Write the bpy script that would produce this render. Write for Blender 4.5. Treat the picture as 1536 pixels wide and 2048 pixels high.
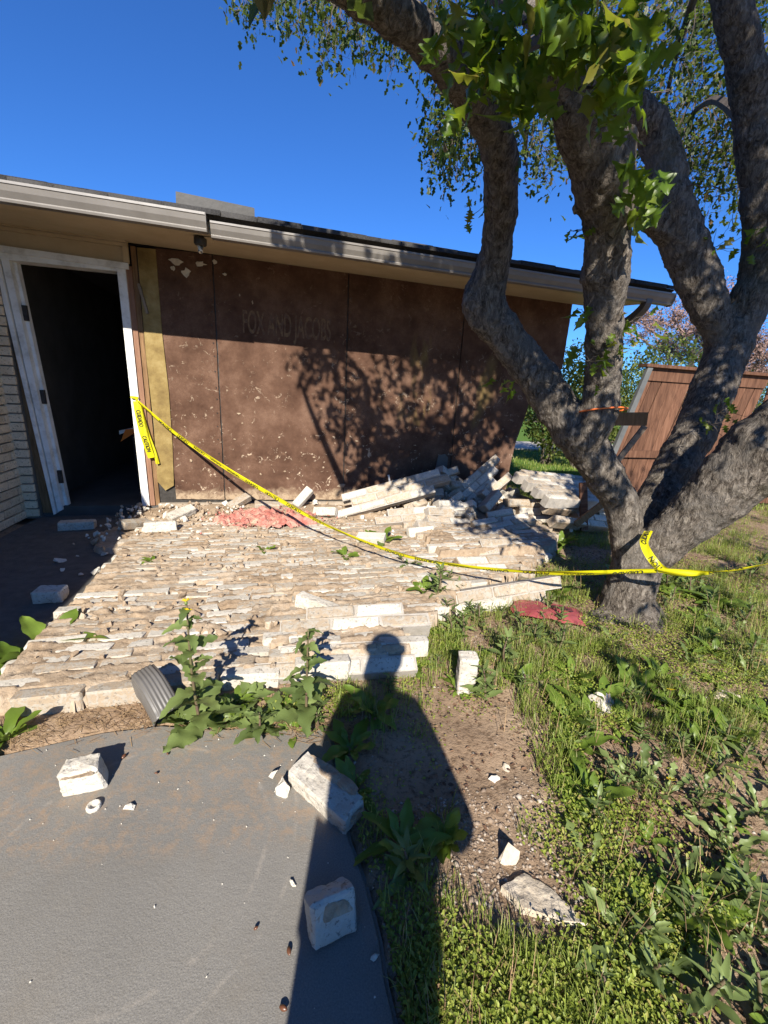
import bpy, bmesh, math, random
import numpy as np
from mathutils import Vector, Matrix, Euler, noise
R = math.radians
rng = random.Random(7)
nr = np.random.default_rng(11)
for o in list(bpy.data.objects): bpy.data.objects.remove(o)
scene = bpy.context.scene
COL = scene.collection

# ------------------------------------------------------------------ camera, sky, sun, exposure
PITCH, ROLL, CAMZ, FPX = .2736, .0523, 1.285, 846.5
cd = bpy.data.cameras.new('camera'); cam = bpy.data.objects.new('camera', cd); COL.objects.link(cam)
cd.sensor_fit = 'VERTICAL'; cd.sensor_height = 24.0; cd.lens = 24.0 * FPX / 2048
cd.clip_start = .02; cd.clip_end = 600
FW = Vector((0, math.cos(PITCH), -math.sin(PITCH))); UP0 = Vector((0, math.sin(PITCH), math.cos(PITCH))); RT0 = Vector((1, 0, 0))
RT = RT0 * math.cos(ROLL) + UP0 * math.sin(ROLL); UP = UP0 * math.cos(ROLL) - RT0 * math.sin(ROLL)
CAM = Vector((0, 0, CAMZ))
cam.matrix_world = Matrix(((RT.x, UP.x, -FW.x, CAM.x), (RT.y, UP.y, -FW.y, CAM.y), (RT.z, UP.z, -FW.z, CAM.z), (0, 0, 0, 1)))
scene.camera = cam

SUN_EL = R(32.8)
world = bpy.data.worlds.new('World'); scene.world = world; world.use_nodes = True
wt = world.node_tree; bg = wt.nodes['Background']
sky = wt.nodes.new('ShaderNodeTexSky'); sky.sky_type = 'NISHITA'; sky.sun_disc = False
sky.sun_elevation = SUN_EL; sky.sun_rotation = R(180); sky.altitude = 200; sky.air_density = 1.0; sky.dust_density = .25; sky.ozone_density = 3.0
hs = wt.nodes.new('ShaderNodeHueSaturation'); hs.inputs['Saturation'].default_value = 1.0
mx = wt.nodes.new('ShaderNodeMix'); mx.data_type = 'RGBA'; mx.blend_type = 'MULTIPLY'; mx.inputs[0].default_value = 1; mx.inputs[7].default_value = (.44, .97, 1.78, 1)
wt.links.new(sky.outputs[0], mx.inputs[6]); wt.links.new(mx.outputs[2], hs.inputs['Color']); wt.links.new(hs.outputs[0], bg.inputs[0]); bg.inputs[1].default_value = .05
sd = bpy.data.lights.new('sun', 'SUN'); sun = bpy.data.objects.new('sun', sd); COL.objects.link(sun)
sd.energy = 5.0; sd.angle = R(.53); sd.color = (1, .935, .83)
SUND = Vector((.0103 * math.cos(SUN_EL), math.cos(SUN_EL), -math.sin(SUN_EL))).normalized()
sun.rotation_euler = SUND.to_track_quat('-Z', 'Y').to_euler(); sun.location = (-1, -6, 8)
vs = scene.view_settings; vs.view_transform = 'Standard'; vs.look = 'None'; vs.exposure = 1.02; vs.gamma = 1; vs.use_curve_mapping = False
scene.cycles.max_bounces = 5; scene.cycles.diffuse_bounces = 3; scene.cycles.glossy_bounces = 2; scene.cycles.transmission_bounces = 3

# ------------------------------------------------------------------ frames: a place on the ground or at a distance, and the house's own axes
def ray(x, y): return (FW + RT * ((x - 768) / FPX) + UP * ((1024 - y) / FPX)).normalized()
def G(x, y, z=0.):
    d = ray(x, y); return CAM + d * ((z - CAMZ) / d.z)
def at(x, y, Y):
    d = ray(x, y); return CAM + d * (Y / d.y)
HA = 1.3231
HO = Vector((-1.637, 4.198, 0)); HU = Vector((math.sin(HA), math.cos(HA), 0)); HN = Vector((HU.y, -HU.x, 0))
HM = Matrix(((HU.x, -HN.x, 0, HO.x), (HU.y, -HN.y, 0, HO.y), (0, 0, 1, 0), (0, 0, 0, 1)))   # local x along wall, local y INTO the house
def H(X, d, z): return HO + HU * X + HN * d + Vector((0, 0, z))
def HL(p): q = Vector(p) - HO; return q.dot(HU), q.dot(HN)

# ------------------------------------------------------------------ materials
MATS = {}
class NT:
    def __init__(s, name):
        s.m = bpy.data.materials.new(name); s.m.use_nodes = True; s.t = s.m.node_tree; s.b = s.t.nodes['Principled BSDF']; MATS[name] = s.m
        s.out = s.t.nodes['Material Output']; s.tc = None
    def n(s, ty, **k):
        o = s.t.nodes.new(ty)
        for a, v in k.items(): setattr(o, a, v)
        return o
    def l(s, a, b): s.t.links.new(a, b)
    def coord(s, kind='Object', scale=(1, 1, 1), jitter=False):
        tc = s.n('ShaderNodeTexCoord'); mp = s.n('ShaderNodeMapping'); mp.inputs['Scale'].default_value = scale
        s.l(tc.outputs[kind], mp.inputs['Vector'])
        if jitter:
            oi = s.n('ShaderNodeObjectInfo'); mu = s.n('ShaderNodeMath', operation='MULTIPLY'); mu.inputs[1].default_value = 37.0
            s.l(oi.outputs['Random'], mu.inputs[0]); cb = s.n('ShaderNodeCombineXYZ')
            for i in range(3): s.l(mu.outputs[0], cb.inputs[i])
            s.l(cb.outputs[0], mp.inputs['Location'])
        return mp.outputs[0]
    def noise(s, vec, scale, detail=6, rough=.6, dist=0.):
        q = s.n('ShaderNodeTexNoise'); q.inputs['Scale'].default_value = scale; q.inputs['Detail'].default_value = min(detail, 4)
        q.inputs['Roughness'].default_value = rough; q.inputs['Distortion'].default_value = dist
        s.l(vec, q.inputs['Vector']); return q.outputs['Fac']
    def voro(s, vec, scale, feature='F1', out='Distance'):
        q = s.n('ShaderNodeTexVoronoi'); q.feature = feature; q.inputs['Scale'].default_value = scale; s.l(vec, q.inputs['Vector']); return q.outputs[out]
    def ramp(s, fac, stops, interp='LINEAR'):
        q = s.n('ShaderNodeValToRGB'); q.color_ramp.interpolation = interp; e = q.color_ramp.elements
        while len(e) < len(stops): e.new(.5)
        for i, (p, c) in enumerate(stops):
            e[i].position = p
            if not isinstance(c, (tuple, list)): c = (c, c, c)
            e[i].color = (*c, 1)
        s.l(fac, q.inputs['Fac']); return q.outputs['Color']
    def mix(s, fac, a, b, mode='MIX'):
        q = s.n('ShaderNodeMix', data_type='RGBA', blend_type=mode)
        for sock, v in ((q.inputs[0], fac), (q.inputs[6], a), (q.inputs[7], b)):
            if isinstance(v, (int, float)): sock.default_value = v
            elif isinstance(v, tuple): sock.default_value = (*v, 1)
            else: s.l(v, sock)
        return q.outputs[2]
    def math(s, op, a, b=None):
        q = s.n('ShaderNodeMath', operation=op)
        for i, v in enumerate((a, b)):
            if v is None: continue
            if isinstance(v, (int, float)): q.inputs[i].default_value = v
            else: s.l(v, q.inputs[i])
        return q.outputs[0]
    def col(s, c): s.l(c, s.b.inputs['Base Color']) if not isinstance(c, tuple) else setattr(s.b.inputs['Base Color'], 'default_value', (*c, 1)); return s
    def rough(s, v): s.b.inputs['Roughness'].default_value = v; return s
    def spec(s, v): s.b.inputs['Specular IOR Level'].default_value = v; return s
    def bump(s, h, strength, dist=.01):
        q = s.n('ShaderNodeBump'); q.inputs['Strength'].default_value = strength; q.inputs['Distance'].default_value = dist
        s.l(h, q.inputs['Height']); s.l(q.outputs[0], s.b.inputs['Normal']); return s
    def island(s): return s.n('ShaderNodeNewGeometry').outputs['Random Per Island']
    def rand(s): return s.n('ShaderNodeObjectInfo').outputs['Random']

def simple(name, stops, scale=12, rough=.8, bump=.3, bscale=60, jitter=False, cs=(1, 1, 1), spec=.3, bd=.01, detail=6):
    t = NT(name); v = t.coord(scale=cs, jitter=jitter)
    t.col(t.ramp(t.noise(v, scale, detail, .65), stops)).rough(rough).spec(spec)
    if bump: t.bump(t.noise(v, bscale, 5, .6), bump, bd)
    return t.m

def leafmat(name, stops, use='island', rough=.5, transl=.35, tcol=(.30, .42, .04)):
    t = NT(name); src = t.island() if use == 'island' else t.rand()
    v = t.coord(); c = t.ramp(src, stops); nz = t.noise(v, 30, 3)
    c = t.mix(t.math('MULTIPLY', nz, .35), c, (.02, .03, .008)); t.col(c).rough(rough).spec(.35)
    tr = t.n('ShaderNodeBsdfTranslucent'); t.l(t.mix(.5, c, tcol), tr.inputs['Color'])
    ms = t.n('ShaderNodeMixShader'); ms.inputs[0].default_value = transl
    t.l(t.b.outputs[0], ms.inputs[1]); t.l(tr.outputs[0], ms.inputs[2]); t.l(ms.outputs[0], t.out.inputs['Surface']); return t.m

# painted brick: worn off-white paint over tan clay, drips and specks
def brickmat(name, base, dirt, clay, clay_amt, jit=True, soot=.0):
    t = NT(name); v = t.coord(jitter=jit)
    n1 = t.noise(v, 9, 6, .7); n2 = t.noise(v, 70, 4, .7); n3 = t.noise(v, 28, 8, .75, .6)
    c = t.mix(t.ramp(n1, [(.35, 0.), (.7, 1.)]), base, dirt)
    c = t.mix(t.ramp(n3, [(clay_amt - .06, 1.), (clay_amt + .04, 0.)]), c, clay)
    c = t.mix(t.ramp(n2, [(.34, .85), (.44, 0.)]), c, (.16, .145, .125))
    rv = t.ramp(t.rand(), [(0, .86), (1, 1.05)]); c = t.mix(1., c, rv, 'MULTIPLY')
    t.col(c).rough(.88).spec(.2)
    h = t.math('ADD', t.math('MULTIPLY', n2, .5), t.math('MULTIPLY', n3, 1.)); t.bump(h, .55, .006); return t.m
M_BRICK = brickmat('painted_brick', (.54, .50, .43), (.42, .38, .315), (.34, .27, .195), .36)
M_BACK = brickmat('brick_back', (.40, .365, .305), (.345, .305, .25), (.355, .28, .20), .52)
M_WING = brickmat('wing_brick', (.74, .60, .42), (.58, .45, .30), (.46, .33, .21), .34)
t = NT('mortar'); v = t.coord(); n1 = t.noise(v, 5, 8, .7); n2 = t.noise(v, 45, 6, .75)
c = t.ramp(n1, [(.3, (.25, .18, .118)), (.5, (.33, .25, .172)), (.68, (.40, .33, .25))])
c = t.mix(t.ramp(n2, [(.32, .7), (.48, 0.)]), c, (.19, .135, .09)); c = t.mix(t.ramp(n2, [(.6, 0.), (.72, .6)]), c, (.50, .45, .37))
t.col(c).rough(.95).spec(.1).bump(t.math('ADD', n2, t.noise(v, 130, 3)), .6, .006); M_MORTAR = t.m
M_DARKJOINT = simple('wing_joint', [(.3, (.13, .115, .095)), (.7, (.21, .185, .155))], 20, .95, .4, 120)
M_JOINT = simple('wall_joint', [(.3, (.30, .27, .23)), (.7, (.42, .38, .33))], 20, .95, .4, 120)

# concrete patio: grey coating, fine speckle, rub marks, brown stains, dust near the bed
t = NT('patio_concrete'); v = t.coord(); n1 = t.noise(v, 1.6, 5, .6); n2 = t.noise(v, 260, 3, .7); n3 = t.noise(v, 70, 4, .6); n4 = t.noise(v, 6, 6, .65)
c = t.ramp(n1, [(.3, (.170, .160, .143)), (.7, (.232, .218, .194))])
c = t.mix(t.ramp(n2, [(.35, .55), (.55, 0.)]), c, (.11, .105, .097)); c = t.mix(t.ramp(n2, [(.60, 0.), (.75, .5)]), c, (.36, .35, .32))
c = t.mix(t.ramp(n4, [(.50, 0.), (.75, .4)]), c, (.18, .155, .12)); c = t.mix(t.ramp(n3, [(.66, 0.), (.74, .3)]), c, (.27, .25, .22))
vs2 = t.n('ShaderNodeVectorMath', operation='DISTANCE'); mp2 = t.coord(); nd = t.n('ShaderNodeTexNoise'); nd.inputs['Scale'].default_value = 2.; t.l(mp2, nd.inputs['Vector'])
wv = t.n('ShaderNodeVectorMath', operation='MULTIPLY_ADD'); t.l(nd.outputs['Color'], wv.inputs[0]); wv.inputs[1].default_value = (.08, .08, 0); t.l(mp2, wv.inputs[2])
t.l(wv.outputs[0], vs2.inputs[0]); vs2.inputs[1].default_value = (-.62, .93, 0)
ring = t.ramp(vs2.outputs['Value'], [(0, 0.), (.352, 0.), (.362, 1.), (.372, 0.), (.44, 0.), (.448, .7), (.456, 0.)])
c = t.mix(t.math('MULTIPLY', ring, t.ramp(t.noise(v, 14, 5, .7), [(.45, 0.), (.62, .55)])), c, (.34, .30, .25))
sx = t.n('ShaderNodeSeparateXYZ'); t.l(v, sx.inputs[0])
dust = t.math('MULTIPLY', t.ramp(t.math('SUBTRACT', sx.outputs['Y'], t.math('MULTIPLY', sx.outputs['X'], .14)), [(.93, 0.), (1., .7)]), t.ramp(t.noise(v, 22, 7, .75), [(.46, 0.), (.66, .8)]))
c = t.mix(dust, c, (.30, .20, .12))
t.col(c).rough(.75).spec(.3).bump(t.math('ADD', n2, t.math('MULTIPLY', n3, 1.2)), .4, .003); M_PATIO = t.m

t = NT('soil'); v = t.coord(); n1 = t.noise(v, 2.2, 7, .65); n2 = t.noise(v, 40, 6, .75); vr = t.voro(v, 55, out='Color'); vd = t.voro(v, 55)
c = t.ramp(n1, [(.3, (.18, .122, .078)), (.5, (.27, .19, .125)), (.7, (.345, .255, .172))])
c = t.mix(t.ramp(n2, [(.35, .7), (.5, 0.)]), c, (.075, .045, .026))
sc_ = t.n('ShaderNodeSeparateColor'); t.l(vr, sc_.inputs[0])
pm = t.math('MULTIPLY', t.ramp(sc_.outputs[0], [(.86, 0.), (.9, 1.)], 'CONSTANT'), t.ramp(vd, [(.2, .8), (.38, 0.)]))
c = t.mix(pm, c, t.ramp(sc_.outputs[1], [(0, (.22, .17, .125)), (.5, (.31, .26, .20)), (1, (.38, .34, .29))]))
# lawn takes over away from the house yard
sp = t.n('ShaderNodeSeparateXYZ'); t.l(v, sp.inputs[0])
far = t.ramp(t.math('MULTIPLY', t.math('ADD', sp.outputs['Y'], t.math('MULTIPLY', n1, 1.0)), .1), [(.62, 0.), (.7, 1.)])
c = t.mix(far, c, t.ramp(n2, [(.3, (.05, .10, .015)), (.7, (.12, .20, .035))]))
t.col(c).rough(.95).spec(.1).bump(t.math('ADD', n2, t.math('MULTIPLY', pm, .8)), .8, .012); M_SOIL = t.m

# brown fibreboard sheathing: fibres, pale splashes of old mortar, ochre blotches
t = NT('fibreboard'); v = t.coord(); vz = t.coord(scale=(1, 1, .35)); n1 = t.noise(v, 2.6, 6, .72); n2 = t.noise(v, 120, 4, .7); n3 = t.noise(v, 4.5, 6, .7, .4); n5 = t.noise(v, 15, 7, .72, 1.2); n6 = t.noise(vz, 2.3, 5, .6)
c = t.ramp(n1, [(.34, (.058, .030, .019)), (.5, (.104, .057, .037)), (.66, (.165, .098, .066))])
c = t.mix(t.ramp(n2, [(.35, .45), (.6, 0.)]), c, (.06, .03, .02)); c = t.mix(t.ramp(n2, [(.62, 0.), (.8, .3)]), c, (.30, .20, .14))
sz = t.n('ShaderNodeSeparateXYZ'); t.l(v, sz.inputs[0])
och = t.math('MULTIPLY', t.ramp(n6, [(.55, 0.), (.66, .75)]), t.ramp(t.math('MULTIPLY', sz.outputs['X'], .25), [(.38, 0.), (.5, 1.), (.66, 1.), (.74, 0.)]))
c = t.mix(och, c, (.235, .175, .055))
low = t.ramp(t.math('MULTIPLY', sz.outputs['Z'], .5), [(.05, 1.), (.95, .15)])
spl = t.math('MULTIPLY', t.ramp(n5, [(.585, 0.), (.61, 1.)]), t.ramp(n3, [(.50, 0.), (.58, 1.)]))
c = t.mix(t.math('MULTIPLY', spl, low), c, (.50, .39, .28))
c = t.mix(t.math('MULTIPLY', t.ramp(n3, [(.62, 0.), (.74, .4)]), low), c, (.27, .17, .11))
hem = t.math('MULTIPLY', t.ramp(t.math('ADD', sz.outputs['Z'], t.math('MULTIPLY', n3, .35)), [(.36, 1.), (.44, 0.)]), t.ramp(n5, [(.4, .4), (.55, 1.)]))
c = t.mix(hem, c, (.34, .255, .17))
t.col(c).rough(.9).spec(.15).bump(t.math('ADD', n2, t.math('MULTIPLY', spl, 1.5)), .5, .004); M_FIBRE = t.m

M_OCHRE = simple('ochre_paper', [(.3, (.13, .085, .03)), (.5, (.22, .155, .055)), (.7, (.31, .235, .10))], 5, .85, .35, 50)
M_PAPER = simple('torn_paper', [(.3, (.42, .38, .31)), (.7, (.62, .58, .5))], 20, .9, .3, 80)
M_WHITE = simple('white_trim', [(.25, (.42, .40, .36)), (.5, (.70, .69, .65)), (.8, (.80, .79, .76))], 8, .55, .15, 60)
M_BEIGE = simple('beige_paint', [(.3, (.42, .33, .20)), (.7, (.50, .40, .26))], 4, .6, .15, 40)
M_GUTTER = simple('gutter_enamel', [(.3, (.155, .14, .122)), (.7, (.195, .178, .158))], 6, .35, .05, 30, spec=.5)
M_FASCIA = simple('dark_metal_flashing', [(.3, (.065, .06, .055)), (.7, (.10, .092, .085))], 5, .45, .1, 30, spec=.5)
M_STUD = simple('raw_stud', [(.3, (.13, .07, .032)), (.7, (.26, .155, .075))], 10, .85, .4, 60, cs=(6, 6, .6))
M_REDWOOD = simple('red_stud', [(.3, (.17, .085, .05)), (.7, (.27, .15, .095))], 10, .8, .3, 60, cs=(6, 6, .6))
M_CONC = simple('foundation_concrete', [(.3, (.26, .21, .155)), (.7, (.40, .345, .275))], 9, .95, .6, 50)
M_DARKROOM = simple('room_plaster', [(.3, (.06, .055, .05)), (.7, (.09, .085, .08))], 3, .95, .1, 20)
M_HINGE = simple('hinge_metal', [(.3, (.02, .018, .016)), (.7, (.05, .045, .04))], 30, .5, .1, 60)
t = NT('shingles'); v = t.coord(); n2 = t.noise(v, 90, 4, .7); n1 = t.noise(v, 5, 4)
c = t.ramp(n2, [(.3, (.012, .012, .013)), (.7, (.055, .054, .053))]); c = t.mix(t.ramp(t.island(), [(0, .0), (1, .55)]), c, (.085, .08, .075)); t.col(c).rough(.95).spec(.2).bump(n2, .8, .01); M_SHINGLE = t.m

t = NT('bark'); v = t.coord(); vz = t.coord(scale=(1, 1, .42)); n1 = t.noise(v, 2.2, 5, .6); n2 = t.noise(vz, 42, 8, .78, .8); n3 = t.noise(vz, 120, 5, .75); n4 = t.noise(v, 7, 5, .6, .8)
c = t.ramp(n2, [(.34, (.03, .024, .019)), (.5, (.125, .104, .084)), (.64, (.26, .225, .185))])
c = t.mix(t.ramp(n4, [(.47, 0.), (.62, .5)]), c, (.165, .15, .132)); c = t.mix(t.ramp(n1, [(.56, 0.), (.7, .35)]), c, (.11, .10, .045))
t.col(c).rough(.92).spec(.15); t.bump(t.math('ADD', n2, t.math('MULTIPLY', n3, .45)), 1., .022); M_BARK = t.m
M_TWIG = simple('twig_bark', [(.3, (.05, .038, .03)), (.7, (.11, .09, .075))], 20, .9, .2, 60)
M_BUDTWIG = simple('bare_twigs', [(.3, (.17, .10, .085)), (.7, (.30, .20, .17))], 8, .9, 0)
t = NT('fence_wood'); v = t.coord(scale=(9, 9, .9), jitter=True); n1 = t.noise(v, 3.5, 7, .7, .6); n2 = t.noise(v, 14, 5, .7)
c = t.ramp(n1, [(.28, (.050, .024, .015)), (.5, (.115, .055, .032)), (.72, (.185, .096, .058))]); rv = t.ramp(t.rand(), [(0, .75), (1, 1.2)]); c = t.mix(1., c, rv, 'MULTIPLY')
t.col(c).rough(.8).spec(.2).bump(n2, .35, .004); M_FENCE = t.m
M_GREYWOOD = simple('weathered_board', [(.3, (.12, .09, .065)), (.7, (.24, .19, .14))], 6, .9, .4, 40, cs=(6, 6, .7), jitter=True)
M_POST = simple('galvanised_post', [(.3, (.075, .078, .075)), (.7, (.12, .122, .118))], 8, .5, .1, 40, spec=.5)
M_STONE = simple('sandstone', [(.3, (.40, .33, .24)), (.7, (.56, .49, .39))], 9, .95, .6, 50, jitter=True)
M_CHIP = simple('mortar_chip', [(.3, (.46, .42, .35)), (.7, (.64, .60, .52))], 15, .95, .6, 70, jitter=True)
t = NT('pebbles'); t.col(t.ramp(t.island(), [(0, (.13, .09, .065)), (.4, (.24, .18, .13)), (.8, (.30, .245, .19)), (1, (.40, .36, .31))])).rough(.85); M_PEBBLE = t.m
t = NT('leaf_litter'); t.col(t.ramp(t.island(), [(0, (.06, .03, .017)), (.4, (.12, .062, .034)), (.75, (.19, .108, .06)), (1, (.28, .19, .115))])).rough(.9); M_LITTER = t.m
t = NT('straw'); t.col(t.ramp(t.island(), [(0, (.15, .085, .045)), (1, (.34, .23, .12))])).rough(.9); M_STRAW = t.m
M_PINK = simple('glass_wool', [(.3, (.34, .10, .075)), (.5, (.46, .19, .15)), (.66, (.46, .32, .235))], 11, 1., .8, 60, bd=.02)
t = NT('yellow_tape'); t.col((.66, .60, .012)).rough(.35); tr = t.n('ShaderNodeBsdfTranslucent'); tr.inputs[0].default_value = (.7, .65, .02, 1); ms = t.n('ShaderNodeMixShader'); ms.inputs[0].default_value = .3
t.l(t.b.outputs[0], ms.inputs[1]); t.l(tr.outputs[0], ms.inputs[2]); t.l(ms.outputs[0], t.out.inputs['Surface']); M_TAPE = t.m
t = NT('tape_ink'); t.col((.012, .012, .010)).rough(.5); M_INK = t.m
t = NT('stencil_ink'); v = t.coord(); wear = t.ramp(t.noise(v, 26, 5, .75), [(.42, 0.), (.62, 1.)]); t.col(t.mix(wear, (.088, .050, .036), (.175, .108, .052))).rough(.9); M_STENCIL = t.m
t = NT('bag_ink'); t.col((.05, .016, .018)).rough(.7); M_BAGINK = t.m
M_BAG = simple('red_plastic_bag', [(.3, (.20, .032, .04)), (.7, (.34, .085, .085))], 7, .45, .4, 25, spec=.4)
M_SPOUT = simple('grey_enamel', [(.3, (.10, .093, .085)), (.7, (.135, .126, .116))], 6, .42, .05, 30, spec=.5)
t = NT('orange_cord'); t.col((.75, .16, .03)).rough(.5); M_CORD = t.m
t = NT('orange_print'); t.col((.85, .22, .03)).rough(.6); M_ORANGE = t.m
t = NT('acorn_shell'); t.col((.11, .045, .022)).rough(.35); M_ACORN = t.m
t = NT('petals'); t.col((.85, .60, .01)).rough(.6); M_PETAL = t.m
t = NT('bulb_socket'); t.col((.75, .66, .48)).rough(.5); M_SOCKET = t.m
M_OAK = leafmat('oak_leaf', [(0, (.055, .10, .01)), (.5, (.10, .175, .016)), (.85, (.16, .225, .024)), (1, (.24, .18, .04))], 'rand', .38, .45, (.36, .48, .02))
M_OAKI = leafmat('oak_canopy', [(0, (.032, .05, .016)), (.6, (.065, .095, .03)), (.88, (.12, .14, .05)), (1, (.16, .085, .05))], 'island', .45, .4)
M_SHRUB = leafmat('shrub_leaf', [(0, (.05, .075, .016)), (.6, (.12, .15, .03)), (1, (.20, .21, .06))], 'island', .5, .3)
M_COVER = leafmat('ground_cover_leaf', [(0, (.15, .195, .028)), (.5, (.28, .345, .048)), (.82, (.40, .44, .085)), (1, (.32, .24, .09))], 'island', .5, .3)
M_GRASS = leafmat('grass_blade', [(0, (.13, .17, .03)), (.5, (.24, .31, .055)), (.85, (.34, .38, .09)), (1, (.42, .36, .18))], 'island', .5, .3)
M_WEED = leafmat('weed_leaf', [(0, (.10, .14, .045)), (.5, (.165, .22, .068)), (1, (.23, .29, .095))], 'rand', .42, .28)
M_BRIGHT = leafmat('bright_weed_leaf', [(0, (.12, .19, .024)), (1, (.20, .29, .045))], 'rand', .4, .35)
M_PURPLE = leafmat('purple_weed_leaf', [(0, (.055, .05, .035)), (.5, (.085, .065, .05)), (1, (.09, .11, .04))], 'rand', .45, .2, (.2, .1, .08))
M_STEM = simple('weed_stem', [(.3, (.10, .05, .05)), (.7, (.13, .13, .05))], 12, .6, 0)

# ------------------------------------------------------------------ mesh helpers
def link(name, me, mat=None, parent=None, loc=None, **tags):
    o = bpy.data.objects.new(name, me); COL.objects.link(o)
    if mat is not None and me is not None and len(me.materials) == 0: me.materials.append(mat)
    if parent is not None: o.parent = parent
    if loc is not None: o.location = loc
    for k, v in tags.items():
        if v is not None: o[k] = v
    return o
def thing(name, label, category, loc=(0, 0, 0), group=None, rot=None):
    o = link(name, None, loc=loc, label=label, category=category, group=group); o.empty_display_size = .05
    if rot is not None: o.rotation_euler = rot
    return o
def wchild(name, me, mat, parent, **tags):
    """a part whose mesh is written in world coordinates, under an unrotated parent"""
    o = link(name, me, mat, parent, **tags)
    p = Vector((0, 0, 0)); q = parent
    while q is not None: p += q.location; q = q.parent
    o.location = -p; return o
def hchild(name, me, mat, parent, **tags):
    """a part whose mesh is written in the house's own axes (parent carries HM)"""
    return link(name, me, mat, parent, **tags)
class MB:
    def __init__(s): s.v = []; s.f = []
    def add(s, vs, fs):
        b = len(s.v); s.v += [tuple(v) for v in vs]; s.f += [tuple(i + b for i in f) for f in fs]; return s
    def box(s, a, b, M=None):
        (x0, y0, z0), (x1, y1, z1) = a, b
        vs = [Vector(p) for p in ((x0, y0, z0), (x1, y0, z0), (x1, y1, z0), (x0, y1, z0), (x0, y0, z1), (x1, y0, z1), (x1, y1, z1), (x0, y1, z1))]
        if M is not None: vs = [M @ v for v in vs]
        return s.add(vs, [(3, 2, 1, 0), (4, 5, 6, 7), (0, 1, 5, 4), (1, 2, 6, 5), (2, 3, 7, 6), (3, 0, 4, 7)])
    def prism(s, poly, axis, a, b):
        """extrude a 2-D polygon; axis 'y': poly in x,z from y=a to b; 'x': poly in y,z; 'z': poly in x,y"""
        def P(p, h): return {'y': (p[0], h, p[1]), 'x': (h, p[0], p[1]), 'z': (p[0], p[1], h)}[axis]
        k = len(poly); vs = [P(p, a) for p in poly] + [P(p, b) for p in poly]
        return s.add(vs, [tuple(range(k)), tuple(range(2 * k - 1, k - 1, -1))] + [(i, i + k, (i + 1) % k + k, (i + 1) % k) for i in range(k)])
    def tube(s, pts, rad, n=8, cap=True, jit=0.):
        pts = [Vector(p) for p in pts]; k = len(pts); b = len(s.v)
        t0 = (pts[1] - pts[0]).normalized(); a = t0.orthogonal().normalized()
        for i, p in enumerate(pts):
            t = (pts[min(i + 1, k - 1)] - pts[max(i - 1, 0)]).normalized(); a = (a - t * a.dot(t)).normalized(); c = t.cross(a)
            r = rad[i] if isinstance(rad, (list, tuple)) else rad
            for j in range(n):
                q = 2 * math.pi * j / n; rr = r * (1 + (rng.uniform(-jit, jit) if jit else 0)); s.v.append(tuple(p + (a * math.cos(q) + c * math.sin(q)) * rr))
        for i in range(k - 1):
            for j in range(n): s.f.append((b + i * n + j, b + i * n + (j + 1) % n, b + (i + 1) * n + (j + 1) % n, b + (i + 1) * n + j))
        if cap: s.f.append(tuple(b + j for j in range(n - 1, -1, -1))); s.f.append(tuple(b + (k - 1) * n + j for j in range(n)))
        return s
    def lathe(s, prof, n=16, M=None):
        b = len(s.v)
        for (r, z) in prof:
            for j in range(n):
                q = 2 * math.pi * j / n; p = Vector((r * math.cos(q), r * math.sin(q), z)); s.v.append(tuple(M @ p if M is not None else p))
        for i in range(len(prof) - 1):
            for j in range(n): s.f.append((b + i * n + j, b + i * n + (j + 1) % n, b + (i + 1) * n + (j + 1) % n, b + (i + 1) * n + j))
        return s
    def mesh(s, name, smooth=False, recalc=True):
        me = bpy.data.meshes.new(name); me.from_pydata(s.v, [], s.f); me.update()
        if recalc:
            bm = bmesh.new(); bm.from_mesh(me); bmesh.ops.recalc_face_normals(bm, faces=bm.faces); bm.to_mesh(me); bm.free()
        if smooth: me.polygons.foreach_set('use_smooth', [True] * len(me.polygons))
        return me
def npmesh(name, V, F, smooth=False):
    V = np.asarray(V, np.float32).reshape(-1, 3); F = np.asarray(F, np.int32); k = F.shape[1]
    me = bpy.data.meshes.new(name); me.vertices.add(len(V)); me.vertices.foreach_set('co', V.ravel())
    me.loops.add(F.size); me.loops.foreach_set('vertex_index', F.ravel()); me.polygons.add(len(F))
    me.polygons.foreach_set('loop_start', np.arange(0, F.size, k, dtype=np.int32)); me.polygons.foreach_set('loop_total', np.full(len(F), k, np.int32))
    me.update(calc_edges=True); me.validate()
    if smooth: me.polygons.foreach_set('use_smooth', [True] * len(F))
    return me
def spline(pts, rad, sub=6):
    """Catmull-Rom through points with radii"""
    P = [Vector(p) for p in pts]; out = []; rr = []
    for i in range(len(P) - 1):
        p0 = P[max(i - 1, 0)]; p1 = P[i]; p2 = P[i + 1]; p3 = P[min(i + 2, len(P) - 1)]
        for k in range(sub):
            t = k / sub
            out.append(.5 * ((2 * p1) + (p2 - p0) * t + (2 * p0 - 5 * p1 + 4 * p2 - p3) * t * t + (3 * p1 - p0 - 3 * p2 + p3) * t ** 3)); rr.append(rad[i] * (1 - t) + rad[i + 1] * t)
    out.append(P[-1]); rr.append(rad[-1]); return out, rr
def vnoise(x, y, seed=0):
    """smooth value noise, numpy arrays"""
    xi = np.floor(x).astype(np.int64); yi = np.floor(y).astype(np.int64); fx = x - xi; fy = y - yi; fx = fx * fx * (3 - 2 * fx); fy = fy * fy * (3 - 2 * fy)
    def h(a, b):
        q = (a * 374761393 + b * 668265263 + seed * 974711) & 0xffffffff; q = ((q ^ (q >> 13)) * 1274126177) & 0xffffffff; return ((q ^ (q >> 16)) & 0xffff) / 65535.
    return (h(xi, yi) * (1 - fx) + h(xi + 1, yi) * fx) * (1 - fy) + (h(xi, yi + 1) * (1 - fx) + h(xi + 1, yi + 1) * fx) * fy
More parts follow.
